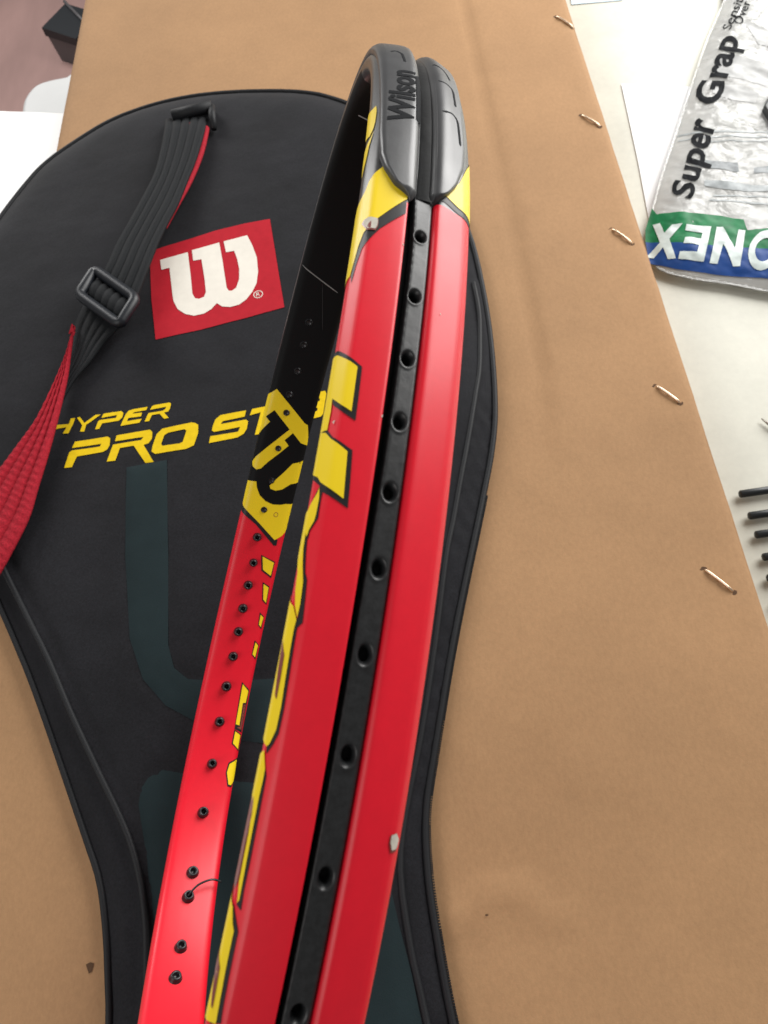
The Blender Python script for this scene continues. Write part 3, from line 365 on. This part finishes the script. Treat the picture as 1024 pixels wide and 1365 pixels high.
# ---------------------------------------------------------------- white stool behind it
q = np.array([p[:2] for p in STOOL_CORNER]); a, b = q[0], q[-1]; ce = (a+b)/2+np.array([.10, -.16]); zs = STOOL_CORNER[0][2]
ch = thing('stool', 'white plastic stool with rounded seat behind the white table', 'stool', (float(ce[0]), float(ce[1]), -.78))
ring = smooth_loop(np.vstack([q, 2*ce-q]), 4); prism('seat', ring, zs-.03, zs, M['plastic_white'], ch, bevel=.006)
for p in (q[3], q[-1]*.5+(2*ce-q[0])*.5, 2*ce-q[3], q[0]*.5+(2*ce-q[-1])*.5):
    p = ce+(p-ce)*.8; tube('leg', [(p[0], p[1], zs-.03), (*(ce+(p-ce)*1.1), -.78)], [.018, .013], M['plastic_white'], ch)
# ---------------------------------------------------------------- black case on the floor
b0, b1, b2, b3 = [np.array(p) for p in BLACKBOX[:4]]
bx = thing('case', 'black case with dull grey side on the rosy floor behind the carton', 'case', (float(b1[0]), float(b1[1]), -.78))
e1 = b0-b1; e2 = b2-b1
top = [b1, b2, b2+e1, b0]
def skirt(z0, z1, ins0, ins1, name, mat):
    c = sum(top)/4; V = []
    for z, k in ((z0, ins0), (z1, ins1)):
        for q in top: p = c+(q-c)*k; V.append((p[0], p[1], z))
    return part(name, V, [(0, 1, 5, 4), (1, 2, 6, 5), (2, 3, 7, 6), (3, 0, 4, 7), (4, 5, 6, 7), (3, 2, 1, 0)], mat, bx, smooth=False)
skirt(-.78, -.712, .90, .93, 'body', M['box_grey']); skirt(-.711, -.69, 1, .985, 'lid', M['box_black'])
p, q = top[0]*.48+top[1]*.52, top[3]*.48+top[2]*.52
tube('lid_ridge', [b0*1.0+(0, 0, .004), (b2+e1)*.5+b2*.5+(0, 0, .004)], .004, M['box_grey'], bx)
# ---------------------------------------------------------------- cardboard carton
X0, X1, Y0, Y1 = -.262, .1454, -.125, .80
cb = thing('carton', 'large flat brown cardboard carton stapled along its right edge', 'carton', (-.06, .3, ZT))
cre = np.array(CREASE); wr = [np.array(l) for l in WRINKLES]
def line_dist(P, L):
    D = np.full(len(P), 1e9)
    for a, b in zip(L[:-1], L[1:]):
        d = b-a; t = np.clip(((P-a)@d)/(d@d), 0, 1); D = np.minimum(D, np.hypot(*(P-a-t[:, None]*d).T))
    return D
xs = np.concatenate([[X0, X0+.0015, X0+.004], np.arange(X0+.01, X1-.01, .0045), [X1-.004, X1-.0015, X1]]); ys = np.arange(Y0, Y1+.001, .0055)
GX, GY = np.meshgrid(xs, ys, indexing='ij'); P = np.stack([GX.ravel(), GY.ravel()], 1)
def card_z(P):
    P = np.asarray(P, float); dc = line_dist(P, cre)
    side = np.where(P[:, 0] > np.interp(P[:, 1], cre[::-1, 1], cre[::-1, 0]), 1, -1)
    z = -.0008*np.exp(-(dc/.0035)**2)+side*.0005*np.exp(-(dc/.02)**2)
    for l in wr: z += .0009*np.exp(-(line_dist(P, l)/.003)**2)
    z += np.array([0.00045*fbm(x, y, 7, 3.)+.00025*fbm(x, y, 30, 9.) for x, y in P])
    for s in STAPLES: z -= .0006*np.exp(-(line_dist(P, np.array(s))/.0028)**2)      # the board gives a little under each staple
    ed = np.minimum(P[:, 0]-X0, X1-P[:, 0]); z -= .0012*np.exp(-(np.maximum(ed, 0)/.0016)**2)
    z -= .0012; return z-np.maximum(0, z)       # never above the height the cover rests on
z = card_z(P); ed = np.minimum(P[:, 0]-X0, X1-P[:, 0])
# scalloped cut edge
GXw = P[:, 0]+np.where(ed < 1e-6, np.array([.00035*fbm(y, 0, 25) for y in P[:, 1]]), 0)
nu, nv = GX.shape; V = np.stack([GXw, P[:, 1], z], 1).tolist(); F = [f[::-1] for f in grid_faces(nu, nv)]
F = [tuple(reversed(f)) for f in F]
part('top_panel', V, F, M['card'], cb)
for nm, a, b in (('side_panel', (X0+.0015, Y0+.001), (X0+.0015, Y1-.001)), ('side_panel', (X1-.0015, Y0+.001), (X1-.0015, Y1-.001)), ('end_panel', (X0+.003, Y0+.001), (X1-.003, Y0+.001)), ('end_panel', (X0+.003, Y1-.001), (X1-.003, Y1-.001))):
    dx, dy = b[0]-a[0], b[1]-a[1]; l = math.hypot(dx, dy); px, py = -dy/l*.0013, dx/l*.0013
    q = [(a[0]-px, a[1]-py), (b[0]-px, b[1]-py), (b[0]+px, b[1]+py), (a[0]+px, a[1]+py)]
    prism(nm, q, ZT+.0004, -.0022, M['card'], cb)
# staples: one wire each, pressed in at both ends
def staple(a, b):
    za, zb = card_z([a, b])+.0003; a = Vector((*a, za)); b = Vector((*b, zb)); d = (b-a).normalized(); L = (b-a).length
    pts = [a+Vector((0, 0, -.003)), a+Vector((0, 0, .0001)), a+d*.0006+Vector((0, 0, .0007))]+[a+d*(L*t)+Vector((0, 0, .0008+.0003*math.sin(math.pi*t))) for t in (.2, .4, .6, .8)]+[b-d*.0006+Vector((0, 0, .0007)), b+Vector((0, 0, .0001)), b+Vector((0, 0, -.003))]
    o = tube('staple', pts, .00086, M['staple'], cb, 8, squash=.75)
    for p in (a-d*.0008, b+d*.0008):
        k = 12; q = [(p.x+.0016*math.cos(6.283*i/k)*(1+.25*math.sin(i*2.3)), p.y+.0014*math.sin(6.283*i/k)) for i in range(k)]
        part('puncture_shade', [(x, y, float(card_z([(x, y)])[0])+.00025) for x, y in q], [tuple(range(k))], M['dark_card'], o, smooth=False)  # puncture widened to a dark disc, painting in the shadow at the staple end
for s in STAPLES: staple(*s)
part('nick', [(x, y, float(card_z([(x, y)])[0])+.00025) for x, y in NICK], [tuple(range(len(NICK)))], M['dark_card'], cb, smooth=False)
k = 8; sx, sy = SPECK[0]
part('nick', [(sx+.0007*math.cos(6.283*i/k), sy+.0004*math.sin(6.283*i/k), float(card_z([(sx, sy)])[0])+.0003) for i in range(k)], [tuple(range(k))], M['dark_card'], cb, smooth=False)
# ---------------------------------------------------------------- black racket cover
cv = thing('racket_cover', 'black padded racket cover with red logo and yellow lettering lying on the carton', 'racket cover', (-.1, .2, 0))
OUT = smooth_loop(COVER_OUTLINE, 3); OUT = resample(OUT, .004)
FOLDS = [(smooth_loop(PIPING_LEFT, 3, False), .0012, .0022), (smooth_loop(FOLD_RIGHT, 3, False), .0011, .0020), (smooth_loop(PIPING_RIGHT, 3, False), .0006, .003)]
BOSS = [(np.array(TINT_A), .0004), (np.array(TINT_B), .0005)]
def cover_z(P):
    P = np.asarray(P, float); d = edge_dist(P, OUT); ins = inside(P, OUT); d = np.where(ins, d, 0)
    z = .0026+.0076*(1-np.exp(-(d/.011)**1.25))
    for L, a, s in FOLDS:
        x = line_dist(P, L); z += a*np.exp(-(x/s)**2)-a*.9*np.exp(-((x-.0045)/.003)**2)*(d > .004)
    f = np.array([.0008*fbm(x, y, 9, 1.)+.0004*fbm(x, y, 26, 5.) for x, y in P])*np.clip(d/.02, 0, 1)
    for B, h in BOSS: # padded panels: a shallow stitched groove round their rim
        z -= h*1.6*np.exp(-(edge_dist(P, B)/.0022)**2)*np.clip(d/.02, 0, 1)
    return np.minimum(z+f, .0107)
V2, T, loops = triangulate(OUT, .0034, .0034); z = cover_z(V2); nb = len(loops[0])
V = [(x, y, zz) for (x, y), zz in zip(V2, z)]; base = len(V); V += [(x, y, .0003) for x, y in loops[0]]
# boundary vertices come first in the triangulation, in order
F = [tuple(t) for t in T]+[(i, (i+1) % nb, base+(i+1) % nb, base+i) for i in range(nb)]
body = part('front_panel', V, F, M['fabric'], cv)
rim = [(x, y, .0032) for x, y in OUT[::2]]
tube('edge_binding', rim, .0016, M['fabric_trim'], cv, 8, closed=True)
def drape(pts, off): P = np.asarray(pts); return [(x, y, zz+off) for (x, y), zz in zip(P, cover_z(P))]
tube('piping', drape(FOLDS[0][0], -.0002), .0015, M['fabric_trim'], cv, 8)
tube('piping', drape(FOLDS[2][0], -.0004), .0015, M['fabric_trim'], cv, 8)
def cover_print(name, poly, mat, off, parent, holes=(), step=.003, label=None):
    v, t, l = triangulate(poly, step, step, holes); return part(name, drape(v, off), t, mat, parent, label=label)
cover_print('tonal_print', TINT_A, M['tint'], .0003, cv); cover_print('tonal_print', TINT_B, M['tint'], .0003, cv)
lg = cover_print('logo_patch', LOGO_PATCH, M['print_red'], .0003, cv)
cover_print('logo_letter', smooth_loop(LOGO_W, 1), M['print_white'], .0005, lg)
mx, my = LOGO_MARK[0]
ringp = lambda r, k=20: [(mx+r*math.cos(6.283*i/k), my+r*math.sin(6.283*i/k)) for i in range(k)]
cover_print('registered_mark', ringp(.0031), M['print_white'], .0005, lg, [ringp(.0026)], .001)
tv, tf = text_on_quad('R', [(mx-.0012, my-.0016), (mx+.0012, my-.0013), (mx-.0013, my+.0016), (mx+.0011, my+.0019)])
part('registered_letter', drape(tv, .0005), tf, M['print_white'], lg)
for chx, p, holes in COVER_LETTERS: cover_print('letter', p, M['print_yellow'], .00028, cv, holes)
# zipper teeth along the lower right edge
zi = [i for i in range(len(OUT)) if OUT[i][0] > -.05 and OUT[i][1] < .17]
Vz, Fz = [], []
dense = resample(OUT[zi], .0011, False); 
for i in range(1, len(dense)-1):
    t = dense[i+1]-dense[i-1]; t /= np.hypot(*t); nn = np.array([-t[1], t[0]]); c = dense[i]; s = len(Vz)
    o_ = -nn if inside(np.array([c+nn*.004]), OUT)[0] else nn
    c = c+o_*.0014
    for a in (-1, 1):
        for b in (-1, 1):
            for z_ in (.0012, .0036): p = c+t*a*.0003+o_*b*.0009; Vz.append((p[0], p[1], z_))
    Fz += [tuple(s+k for k in f) for f in ((0, 1, 3, 2), (4, 6, 7, 5), (0, 4, 5, 1), (2, 3, 7, 6), (1, 5, 7, 3))]
part('zipper', Vz, Fz, M['fabric_trim'], cv, smooth=False, stuff=True)
# shoulder strap: ribbed webbing, black above, red below
def ribbon(name, pairs, mat_top, mat_bot, parent, ribs=5, th=.0012, amp=.0013, sub=6, nv=41, label=None, braid=0., fray=.0003):
    A = smooth_loop([p[0] for p in pairs], sub, False); B = smooth_loop([p[1] for p in pairs], sub, False); V = []; n = len(A)
    w = np.linspace(0, 1, nv)
    for lay in (0, 1):
        for i in range(n):
            t = (A[min(i+1, n-1)]+B[min(i+1, n-1)]-A[max(i-1, 0)]-B[max(i-1, 0)]); s = B[i]-A[i]; nn = np.cross(s, t); l = np.linalg.norm(nn); nn = nn/l if l > 1e-9 else np.array([0, 0, 1.])
            if nn[2] < 0: nn = -nn
            for k in w:
                h = amp*(abs(math.sin(math.pi*ribs*k))**.6)+braid*math.sin(i*1.5+int(ribs*k)*1.3) if lay == 0 else -th
                e = fray*math.sin(i*2.1)*(k in (0, 1))
                V.append(A[i]*(1-k)+B[i]*k+nn*h+s*e)
    F = grid_faces(n, nv); N0 = n*nv; f2 = [tuple(N0+q for q in f[::-1]) for f in F]; ix = [0]*len(F)+[1]*len(f2)
    S = [(i*nv, N0+i*nv, N0+(i+1)*nv, (i+1)*nv) for i in range(n-1)]+[(i*nv+nv-1, (i+1)*nv+nv-1, N0+(i+1)*nv+nv-1, N0+i*nv+nv-1) for i in range(n-1)]
    return part(name, V, F+f2+S, None, parent, mats=[mat_top, mat_bot], idx=ix+[0]*len(S), label=label)
sp = ribbon('shoulder_strap', STRAP_UPPER, M['web_black'], M['web_red'], cv)
ribbon('strap_underside', STRAP_UPPER_RED, M['web_red'], M['web_red'], sp, label='red woven underside showing along the strap edge')
ribbon('strap_tail', STRAP_LOWER, M['web_black'], M['web_red'], sp, amp=.0008)
ribbon('strap_underside', STRAP_RED, M['web_red'], M['web_black'], sp, ribs=4, amp=.0024, sub=18, braid=.00022, fray=.0014, nv=49, label='red ribbed underside of the turned strap end')
a, b, c, d = [Vector(p) for p in STRAP_LOOP]
lp = tube('strap_loop', [a, a*.5+b*.5, b], .0042, M['fabric_trim'], cv, 14)
tube('loop_tab', [c, c*.5+d*.5+Vector((0, 0, .0006)), d+Vector((0, 0, -.003))], [.0024, .0028, .0022], M['fabric_trim'], lp, 10)
tube('loop_base', [a+Vector((0, 0, -.006)), b+Vector((0, 0, -.006))], .0042, M['fabric_trim'], lp, 10)
# buckle: rounded frame with a middle bar, webbing bulging through
q = [np.array(p) for p in BUCKLE]; c0 = sum(q)/4; ex = (q[1]-q[0]+q[2]-q[3])/2; ey = (q[0]-q[3]+q[1]-q[2])/2
def bk(u, v, h=0): p = c0+ex*u/2+ey*v/2; return (p[0], p[1], p[2]+h)
loop = []
for cx_, cy_, a0 in ((.72, .62, 0), (-.72, .62, 90), (-.72, -.62, 180), (.72, -.62, 270)):
    for j in range(6): t = math.radians(a0+90*j/5); loop.append(bk(cx_+.2*math.cos(t), cy_+.26*math.sin(t), .0012*math.cos((cy_+.26*math.sin(t))*1.4)))
bo = tube('buckle', loop, .0034, M['buckle'], sp, 12, closed=True)
tube('buckle_bar', [bk(-.85, 0, -.003), bk(.85, 0, -.003)], .0016, M['buckle'], bo, 10)
Vb = []; nu, nv = 16, 61
for i in range(nu):
    v_ = .70-1.40*i/(nu-1)
    for j in range(nv):
        u_ = -.72+1.44*j/(nv-1); Vb.append(bk(u_, v_, -.0055+.0068*max(0, 1-(v_/.80)**2)**.6+.0010*abs(math.sin(math.pi*5*j/(nv-1)))**.7))
part('webbing_loop', Vb, grid_faces(nu, nv), M['web_black'], bo)
# ---------------------------------------------------------------- tennis racket
PH = math.radians
rk = thing('tennis_racket', 'red and black unstrung tennis racket standing on its edge on the black cover', 'tennis racket', tuple(float(k) for k in rpoint(math.radians(-122), -.0095, .0015)))
NV = len(PV); CH = [(-2.42, 1.2), (-2.3, .9), (2.3, .9), (2.5, 1.2), (2.58, 3.0)]
phs = np.radians(np.arange(-180, 180, .5)); rows = []
for p in phs:
    r = rsurf(np.full(NV, p), PV); c = np.array([rpoint(p, a*1e-3, b*1e-3) for a, b in CH]); rows.append(np.vstack([r, c]))
rows = np.array(rows); nu, nv = rows.shape[:2]
F = grid_faces(nu, nv, True, True)
pb = [PAINT_BREAK[0][0], PAINT_BREAK[1][0], PAINT_BREAK[2][0]]
idx = []
for i in range(nu):
    dg = math.degrees(phs[i])
    for j in range(nv):
        v = PV[min(j, NV-1)]
        hi = pb[0] if v < .023 else pb[2]
        if j >= NV: hi = pb[2]
        blk = pb[1] < dg < hi
        inner = .0112 < v < .0356 
        idx.append(2 if j >= NV else (2 if inner and dg < 20 else 1) if blk else 0)
fr = part('frame', rows.reshape(-1, 3), F, None, rk, mats=[M['red'], M['frame_black'], M['shaded_black']], idx=idx)
KS = .135*math.pi/180  # metres of hoop per degree, for even meshes
def rpatch(name, poly_deg_mm, mat, off, parent, gx=.0014, gv=.00028, label=None, offf=None):
    P = np.array(poly_deg_mm, float)*np.array([KS, 1e-3]); v, t, l = triangulate(P, gx, gv, bstep=.0007)
    return part(name, rsurf(v[:, 0]/KS*math.pi/180, v[:, 1], off), t, mat, parent, label=label)
DCOL = {'black': 'black', 'yellow': 'yellow', 'maroon': 'maroon', 'chip': 'chip'}
for nm, colr, lay, pts in DECALS:
    if colr == 'RING':
        (p0, v0), r = pts[0], .9
        cir = lambda r: [(p0+r*math.cos(6.283*i/18)*1e-3/KS, v0+r*math.sin(6.283*i/18)) for i in range(18)]
        P = [np.array(cir(k))*np.array([KS, 1e-3]) for k in (1.0, .8)]; v, t, l = triangulate(P[0], .0005, .0005, [P[1]])
        part(nm, rsurf(v[:, 0]/KS*math.pi/180, v[:, 1], .00004*lay+.00003), t, M['maroon'], fr)
        continue
    if nm == 'paint_chip': # torn rim round the bare spot
        q = np.array(pts); c = q.mean(0); rpatch('chip_rim', c+(q-c)*[1.16, 1.16]+[.06, .05], M['maroon'], .00009*lay-.00004, fr, gv=.0002)
    rpatch(nm, pts, M['shaded_black' if nm == 'emblem' else DCOL[colr]], (.00005 if pts[0][0] < 0 else .00009)*lay, fr)
for dg, v, s in ((66.5, .45, .55), (79, .35, .4), (71, VMAX*1e3-3.4, .45), (86, VMAX*1e3-13.5, .6)):
    rpatch('paint_chip', [(dg+s*math.cos(6.283*i/7)*random.uniform(.5, 1.3)*.6e-3/KS, v+s*math.sin(6.283*i/7)*random.uniform(.4, 1)*.35) for i in range(7)], M['chip'], .00012, fr)
# grommet strip in the outer channel, with countersunk holes
ps = np.arange(44, 126, .05); nn = 34; k = np.linspace(0, 1, nn)
nl = np.interp(ps, [44, 58, 66, 80, 90, 126], [2.2, 1.9, 1.1, 1.35, 1.75, 1.9]); nr = -2.45
Ngrid = nl[:, None]+(nr-nl[:, None])*k[None]
rp = np.interp(k, [0, .03, .08, .2, .85, .94, 1], [1.2, 2.6, 2.95, 3.02, 2.98, 2.8, 2.0])
Rg = np.repeat(rp[None], len(ps), 0)+.03*np.sin(ps*9)[:, None]*np.exp(-((k-.06)/.05)**2)[None]
for h in STRIP_HOLES:
    ds = (ps-h)[:, None]*KS*1e3; dn = Ngrid+.38; r = np.hypot(ds/1.15, dn)
    Rg = Rg+.12*np.exp(-((r-1.35)/.25)**2)/(1+np.exp(-(ds-.3)/.25))
    Rg = Rg-.7/(1+np.exp((r-1.0)/.09))-2.6/(1+np.exp((r-.68)/.05))
PHg = np.radians(np.repeat(ps[:, None], nn, 1))
Vs = rpoint(PHg.ravel(), Ngrid.ravel()*1e-3, Rg.ravel()*1e-3)
gs = part('grommet_strip', Vs, grid_faces(len(ps), nn), M['strip'], rk)
ps2 = np.arange(126, 306, 1.); V2 = []
for a in ps2:
    for n_, r_ in ((1.9, 1.2), (1.8, 2.7), (1.3, 3.0), (-1.8, 3.0), (-2.3, 2.7), (-2.4, 1.2)): V2.append(rpoint(math.radians(a), n_*1e-3, r_*1e-3))
part('grommet_strip', V2, grid_faces(len(ps2), 6), M['strip'], rk)
# bumper guard round the tip: two moulded cheeks and the floor between them
BEND = -62
def cheek(ends, sign):
    E = sorted(ends); ph_e = np.array([e[0] for e in E]); v_e = np.array([e[1] if sign > 0 else VMAX*1e3-e[1] for e in E])
    end = ph_e[-1]; wide = v_e[0]; degs = np.concatenate([np.arange(BEND, BEND+14, .5), np.arange(BEND+14, ph_e[0]-6, 1.5), np.arange(ph_e[0]-6, end-1.2, .35), np.linspace(end-1.2, end, 12)])
    rows = []
    for dg in degs:
        if dg > ph_e[0]: vo = float(np.interp(dg, ph_e, v_e))
        else: vo = wide+(9.0-wide)*min(1, (ph_e[0]-dg)/25) if sign > 0 else wide
        if dg > end-1.5: vo = vo*max(0, 1-((dg-end+1.5)/1.5)**2)**.5
        if dg < BEND+12: vo *= max(0, 1-((BEND+12-dg)/12)**2)**.5
        vo = max(vo, .05); f = min(1, vo/2.0)**.5; o = 1.35*f; row = []
        p = math.radians(dg)
        for n_, r_ in ((2.36, 1.8), (2.30, 3.0), (2.28, 3.5+.9*f)): row.append(rpoint(p, sign*n_*1e-3, r_*1e-3))
        for w in np.concatenate([[.0, .02, .05, .1], np.linspace(.16, .84, 22), [.90, .94, .97, .99, 1.0]]):
            v = vo*w; tp = .16; a = min(1, (1-w)/tp); oo = o*(1-(1-a)**2.4)**.55 if a < 1 else o
            b = min(1, w/.05); oo -= .35*f*(1-b)**2
            vv = v*1e-3 if sign > 0 else VMAX-v*1e-3
            row.append(rsurf(p, vv, oo*1e-3+.00002))
        rows.append(row)
    R = np.array(rows); return R.reshape(-1, 3), grid_faces(*R.shape[:2])
VL, FL = cheek(BUMPER_LEFT, 1); VR, FR = cheek(BUMPER_RIGHT, -1)
bl = part('bumper_cheek', VL, FL, M['bumper'], rk); br = part('bumper_cheek', VR, FR, M['bumper'], rk)
pf = np.arange(BEND, 62, .5); V2 = []
for a in pf:
    for n_, r_ in ((1.35, .9), (1.3, 2.6), (1.0, 3.1), (-2.0, 3.35), (-2.34, 3.5)): V2.append(rpoint(math.radians(a), n_*1e-3, r_*1e-3))
part('bumper_floor', V2, grid_faces(len(pf), 5), M['strip'], rk)
def surf_line(name, pts, width, off, mat, parent, hump=.12e-3):
    P = np.array(pts, float)*np.array([KS*1e3, 1]); P = smooth_loop(P, 6, False); n = len(P); V = []
    for i in range(n):
        t = P[min(i+1, n-1)]-P[max(i-1, 0)]; t /= np.hypot(*t) or 1; s = np.array([-t[1], t[0]])
        e = 1 if 0 < i < n-1 else .35
        for k, h in ((-1, 0), (-.6, 1), (0, 1.2), (.6, 1), (1, 0)):
            q = P[i]+s*k*width/2*e; V.append(rsurf(math.radians(q[0]/(KS*1e3)), q[1]*1e-3, off+hump*h))
    return part(name, V, grid_faces(n, 5), mat, parent)
for f, pts in GROOVES: surf_line('moulded_line', pts, .78, .00134, M['ink'], bl if f == 'BL' else br, .00008)
Q = [(a*KS*1e3, b) for a, b in SCRIPT_QUAD]
tv, tf = text_on_quad('Wilson', Q, shear=.3, bold=.03)
part('script_lettering', rsurf(np.radians(tv[:, 0]/(KS*1e3)), tv[:, 1]*1e-3, .00146), tf, M['ink'], bl)
sw = [np.array(Q[0])*(1-t)+np.array(Q[1])*t+(np.array(Q[0])-np.array(Q[2]))*(.13-.05*t) for t in (0, .3, .6, .9)]
surf_line('script_swoosh', [(a/(KS*1e3), b) for a, b in sw], .45, .00140, M['ink'], bl, .00008)
# holes and grommet barrels on the inner face of the far side
def barrel_mesh(r, h, hole):
    V, F = [], []; k = 18
    for rr, z in ((r*1.25, 0), (r*1.12, h*.25), (r, h*.75), (r*.9, h), (hole*1.1, h), (hole*.9, h*.7), (hole*.85, .00032)):
        V += [(rr*math.cos(6.2832*i/k), rr*math.sin(6.2832*i/k), z) for i in range(k)]
    F = [(a*k+i, a*k+(i+1) % k, (a+1)*k+(i+1) % k, (a+1)*k+i) for a in range(6) for i in range(k)]
    F.append(tuple(range(6*k, 7*k))); return V, F
def place_on_face(o, deg, vmm):
    p = rsurf(math.radians(deg), vmm*1e-3); p1 = rsurf(math.radians(deg), vmm*1e-3, 1e-3); nz = Vector(p1-p).normalized()
    o.location = Vector(p)-ORIGIN[rk.name]; o.rotation_mode = 'QUATERNION'; o.rotation_quaternion = nz.to_track_quat('Z', 'Y')
def local_part(name, V, F, mat, parent):
    me = bpy.data.meshes.new(name); me.from_pydata(V, [], F); me.materials.append(mat); me.polygons.foreach_set('use_smooth', [True]*len(me.polygons))
    o = bpy.data.objects.new(name, me); COL.objects.link(o); o.parent = parent; return o
g0 = local_part('grommet', *barrel_mesh(.00165, .0021, .0009), M['grommet'], rk); place_on_face(g0, *FAR_GROMMETS[0])
for dg, v in FAR_GROMMETS[1:]:
    g = g0.copy(); COL.objects.link(g); g.parent = rk; place_on_face(g, dg, v); s = random.uniform(.95, 1.06)*float(np.interp(dg, [-150, -70], [1.22, .95])); g.scale = (s, s, random.uniform(.8, 1.25))
h0 = local_part('string_hole', *barrel_mesh(.0013, .0006, .0011), M['grommet'], rk); place_on_face(h0, *FAR_HOLES[0])
for dg, v in FAR_HOLES[1:]:
    g = h0.copy(); COL.objects.link(g); g.parent = rk; place_on_face(g, dg, v)
# leftovers: a stub of black string, a pale seam across the black inside
sb = [rsurf(math.radians(STUB[0][0]), STUB[0][1]*1e-3, .0008), rsurf(math.radians(STUB[0][0]), STUB[0][1]*1e-3, .0022), rsurf(math.radians(STUB[1][0]), STUB[1][1]*1e-3, .0034), rsurf(math.radians(STUB[2][0]), STUB[2][1]*1e-3, .0040), rsurf(math.radians(STUB[2][0]), STUB[2][1]*1e-3+.0025, .0038)]
tube('string_stub', smooth_loop(sb, 5, False), .00042, M['grommet'], rk, 8)
surf_line('seam', THREAD[0:2], .5, .00008, M['thread'], fr, .00025); surf_line('seam', THREAD[4:6], .5, .00008, M['thread'], fr, .00025); surf_line('seam', THREAD[2:4], .3, .00008, M['grommet'], fr, .0001)
# throat, shaft and handle below the picture
def local_tube(name, pts, rad, mat, parent, sides=12, sq=1.0): return tube(name, [racket_to_world(np.array(p, float)) for p in pts], rad, mat, parent, sides, squash=sq)
for s in (-1, 1): local_tube('throat_arm', [(s*.062, -.146, 0), (s*.05, -.175, 0), (s*.03, -.215, 0), (s*.013, -.26, 0), (s*.009, -.30, 0)], [.0088, .0095, .0100, .0098, .0095], M['red'], rk)
hd = local_tube('handle', [(0, -.292, 0), (0, -.30, 0), (0, -.49, 0), (0, -.50, 0), (0, -.508, 0)], [.0145, .0155, .0155, .0172, .0165], M['rubber'], rk, 8)
# ---------------------------------------------------------------- white sheet and clear packet on the table
pp = prism('paper_sheet', PAPER, ZT+.0003, ZT+.0007, M['paper'], None)
tag(pp, 'white paper sheet lying on the table beneath the clear packet', 'paper')
bp2 = prism('paper_sheet', BLUE_PAPER, ZT+.0003, ZT+.0006, M['blue_paper'], None); tag(bp2, 'pale blue paper edge at the far end of the cream table', 'paper')
pk = thing('grip_packet', 'clear plastic overgrip packet with green and blue band on the white paper', 'packet', (float(np.mean([p[0] for p in PACKET])), float(np.mean([p[1] for p in PACKET])), ZT))
PO = smooth_loop(PACKET, 3); pko = np.array(PO)
def pack_z(P):
    P = np.asarray(P, float); d = np.where(inside(P, pko), edge_dist(P, pko), 0)
    return ZT+.0034+.0062*(1-np.exp(-(d/.012)**1.3))+np.array([.0019*abs(fbm(x, y, 34, 2.))+.0008*abs(fbm(x, y, 80, 8.))-.0007 for x, y in P])*np.clip(d/.01, 0, 1)
v, t, l = triangulate(pko, .0019, .0019); zz = pack_z(v); nb = len(l[0]); c = pko.mean(0)
inn = [(c[0]+(x-c[0])*.955, c[1]+(y-c[1])*.955, z_-.0012) for (x, y), z_ in zip(v, zz)]
part('insert', inn+[(p[0], p[1], ZT+.0028) for p in inn[:nb]], [tuple(q) for q in t]+[(i, (i+1) % nb, len(inn)+(i+1) % nb, len(inn)+i) for i in range(nb)], M['insert'], pk)
part('film', [(x, y, z_+.0012) for (x, y), z_ in zip(v, zz)]+[(x, y, ZT+.0030) for x, y in l[0]], [tuple(q) for q in t]+[(i, (i+1) % nb, len(v)+(i+1) % nb, len(v)+i) for i in range(nb)], M['film'], pk)
def pack_print(name, poly, mat, off, parent, holes=(), step=.0019):
    v, t, l = triangulate(poly, step, step, holes); return part(name, [(x, y, z_+off) for (x, y), z_ in zip(v, pack_z(v))], t, mat, parent)
gband = pack_print('green_band', PACKET_GREEN, M['green'], .0015, pk); bband = pack_print('blue_band', PACKET_BLUE, M['blue'], .0016, pk)
for chx, p in PACKET_LETTERS: pack_print('letter', p, M['pack_white'], .0019, bband)
pack_print('letter', PACKET_O[0], M['pack_white'], .0019, bband, [PACKET_O[1]])
for colr, p in PACKET_BARS: pack_print('print_bar', p, M['grey_print' if colr == 'grey' else 'pale_print'], .0015, pk)
for q in PACKET_FOLD_SHADE: pack_print('fold_shade', q, M['fold_shade_grey'], .0014, pk)  # grey patches that paint the shading of the film folds as colour
for s, qd, mt in (('Super', TEXT_SUPER, 'ink'), ('Grap', TEXT_GRAP, 'ink'), ('Sensitive', TEXT_SMALL[0], 'ink'), ('Over Grip', TEXT_SMALL[1], 'ink')):
    tv, tf = text_on_quad(s, qd, bold=.028 if len(s) < 6 else .01, shear=.12); part('lettering', [(x, y, z_+.0017) for (x, y), z_ in zip(tv, pack_z(tv))], tf, M[mt], pk, smooth=False)
prism('grip_roll', PACKET_GRIP, ZT+.006, ZT+.0150, M['rubber'], pk, bevel=.001)
# ---------------------------------------------------------------- spare grommet strip and pin
g = thing('spare_grommet_strip', 'black comb-like strip of thin rods lying on the cream table', 'grommet strip', TEETH[0][1])
ends = [Vector(t[1]) for t in TEETH]
for a, b in TEETH:
    a, b = Vector(a), Vector(b); d = (b-a).normalized()
    tube('rod', [a, a+d*.0006, b], [.0016, .0021, .0022], M['rubber'], g, 12)
tube('backing_strip', [ends[0]+(ends[0]-ends[1])]+ends+[ends[-1]+(ends[-1]-ends[-2])], .0026, M['rubber'], g, 8)
o = tube('pin', [Vector(p) for p in PIN], [.0003, .0010, .0011, .0011], M['steel'], None, 8); tag(o, 'small dull metal pin lying on the cream table', 'pin')
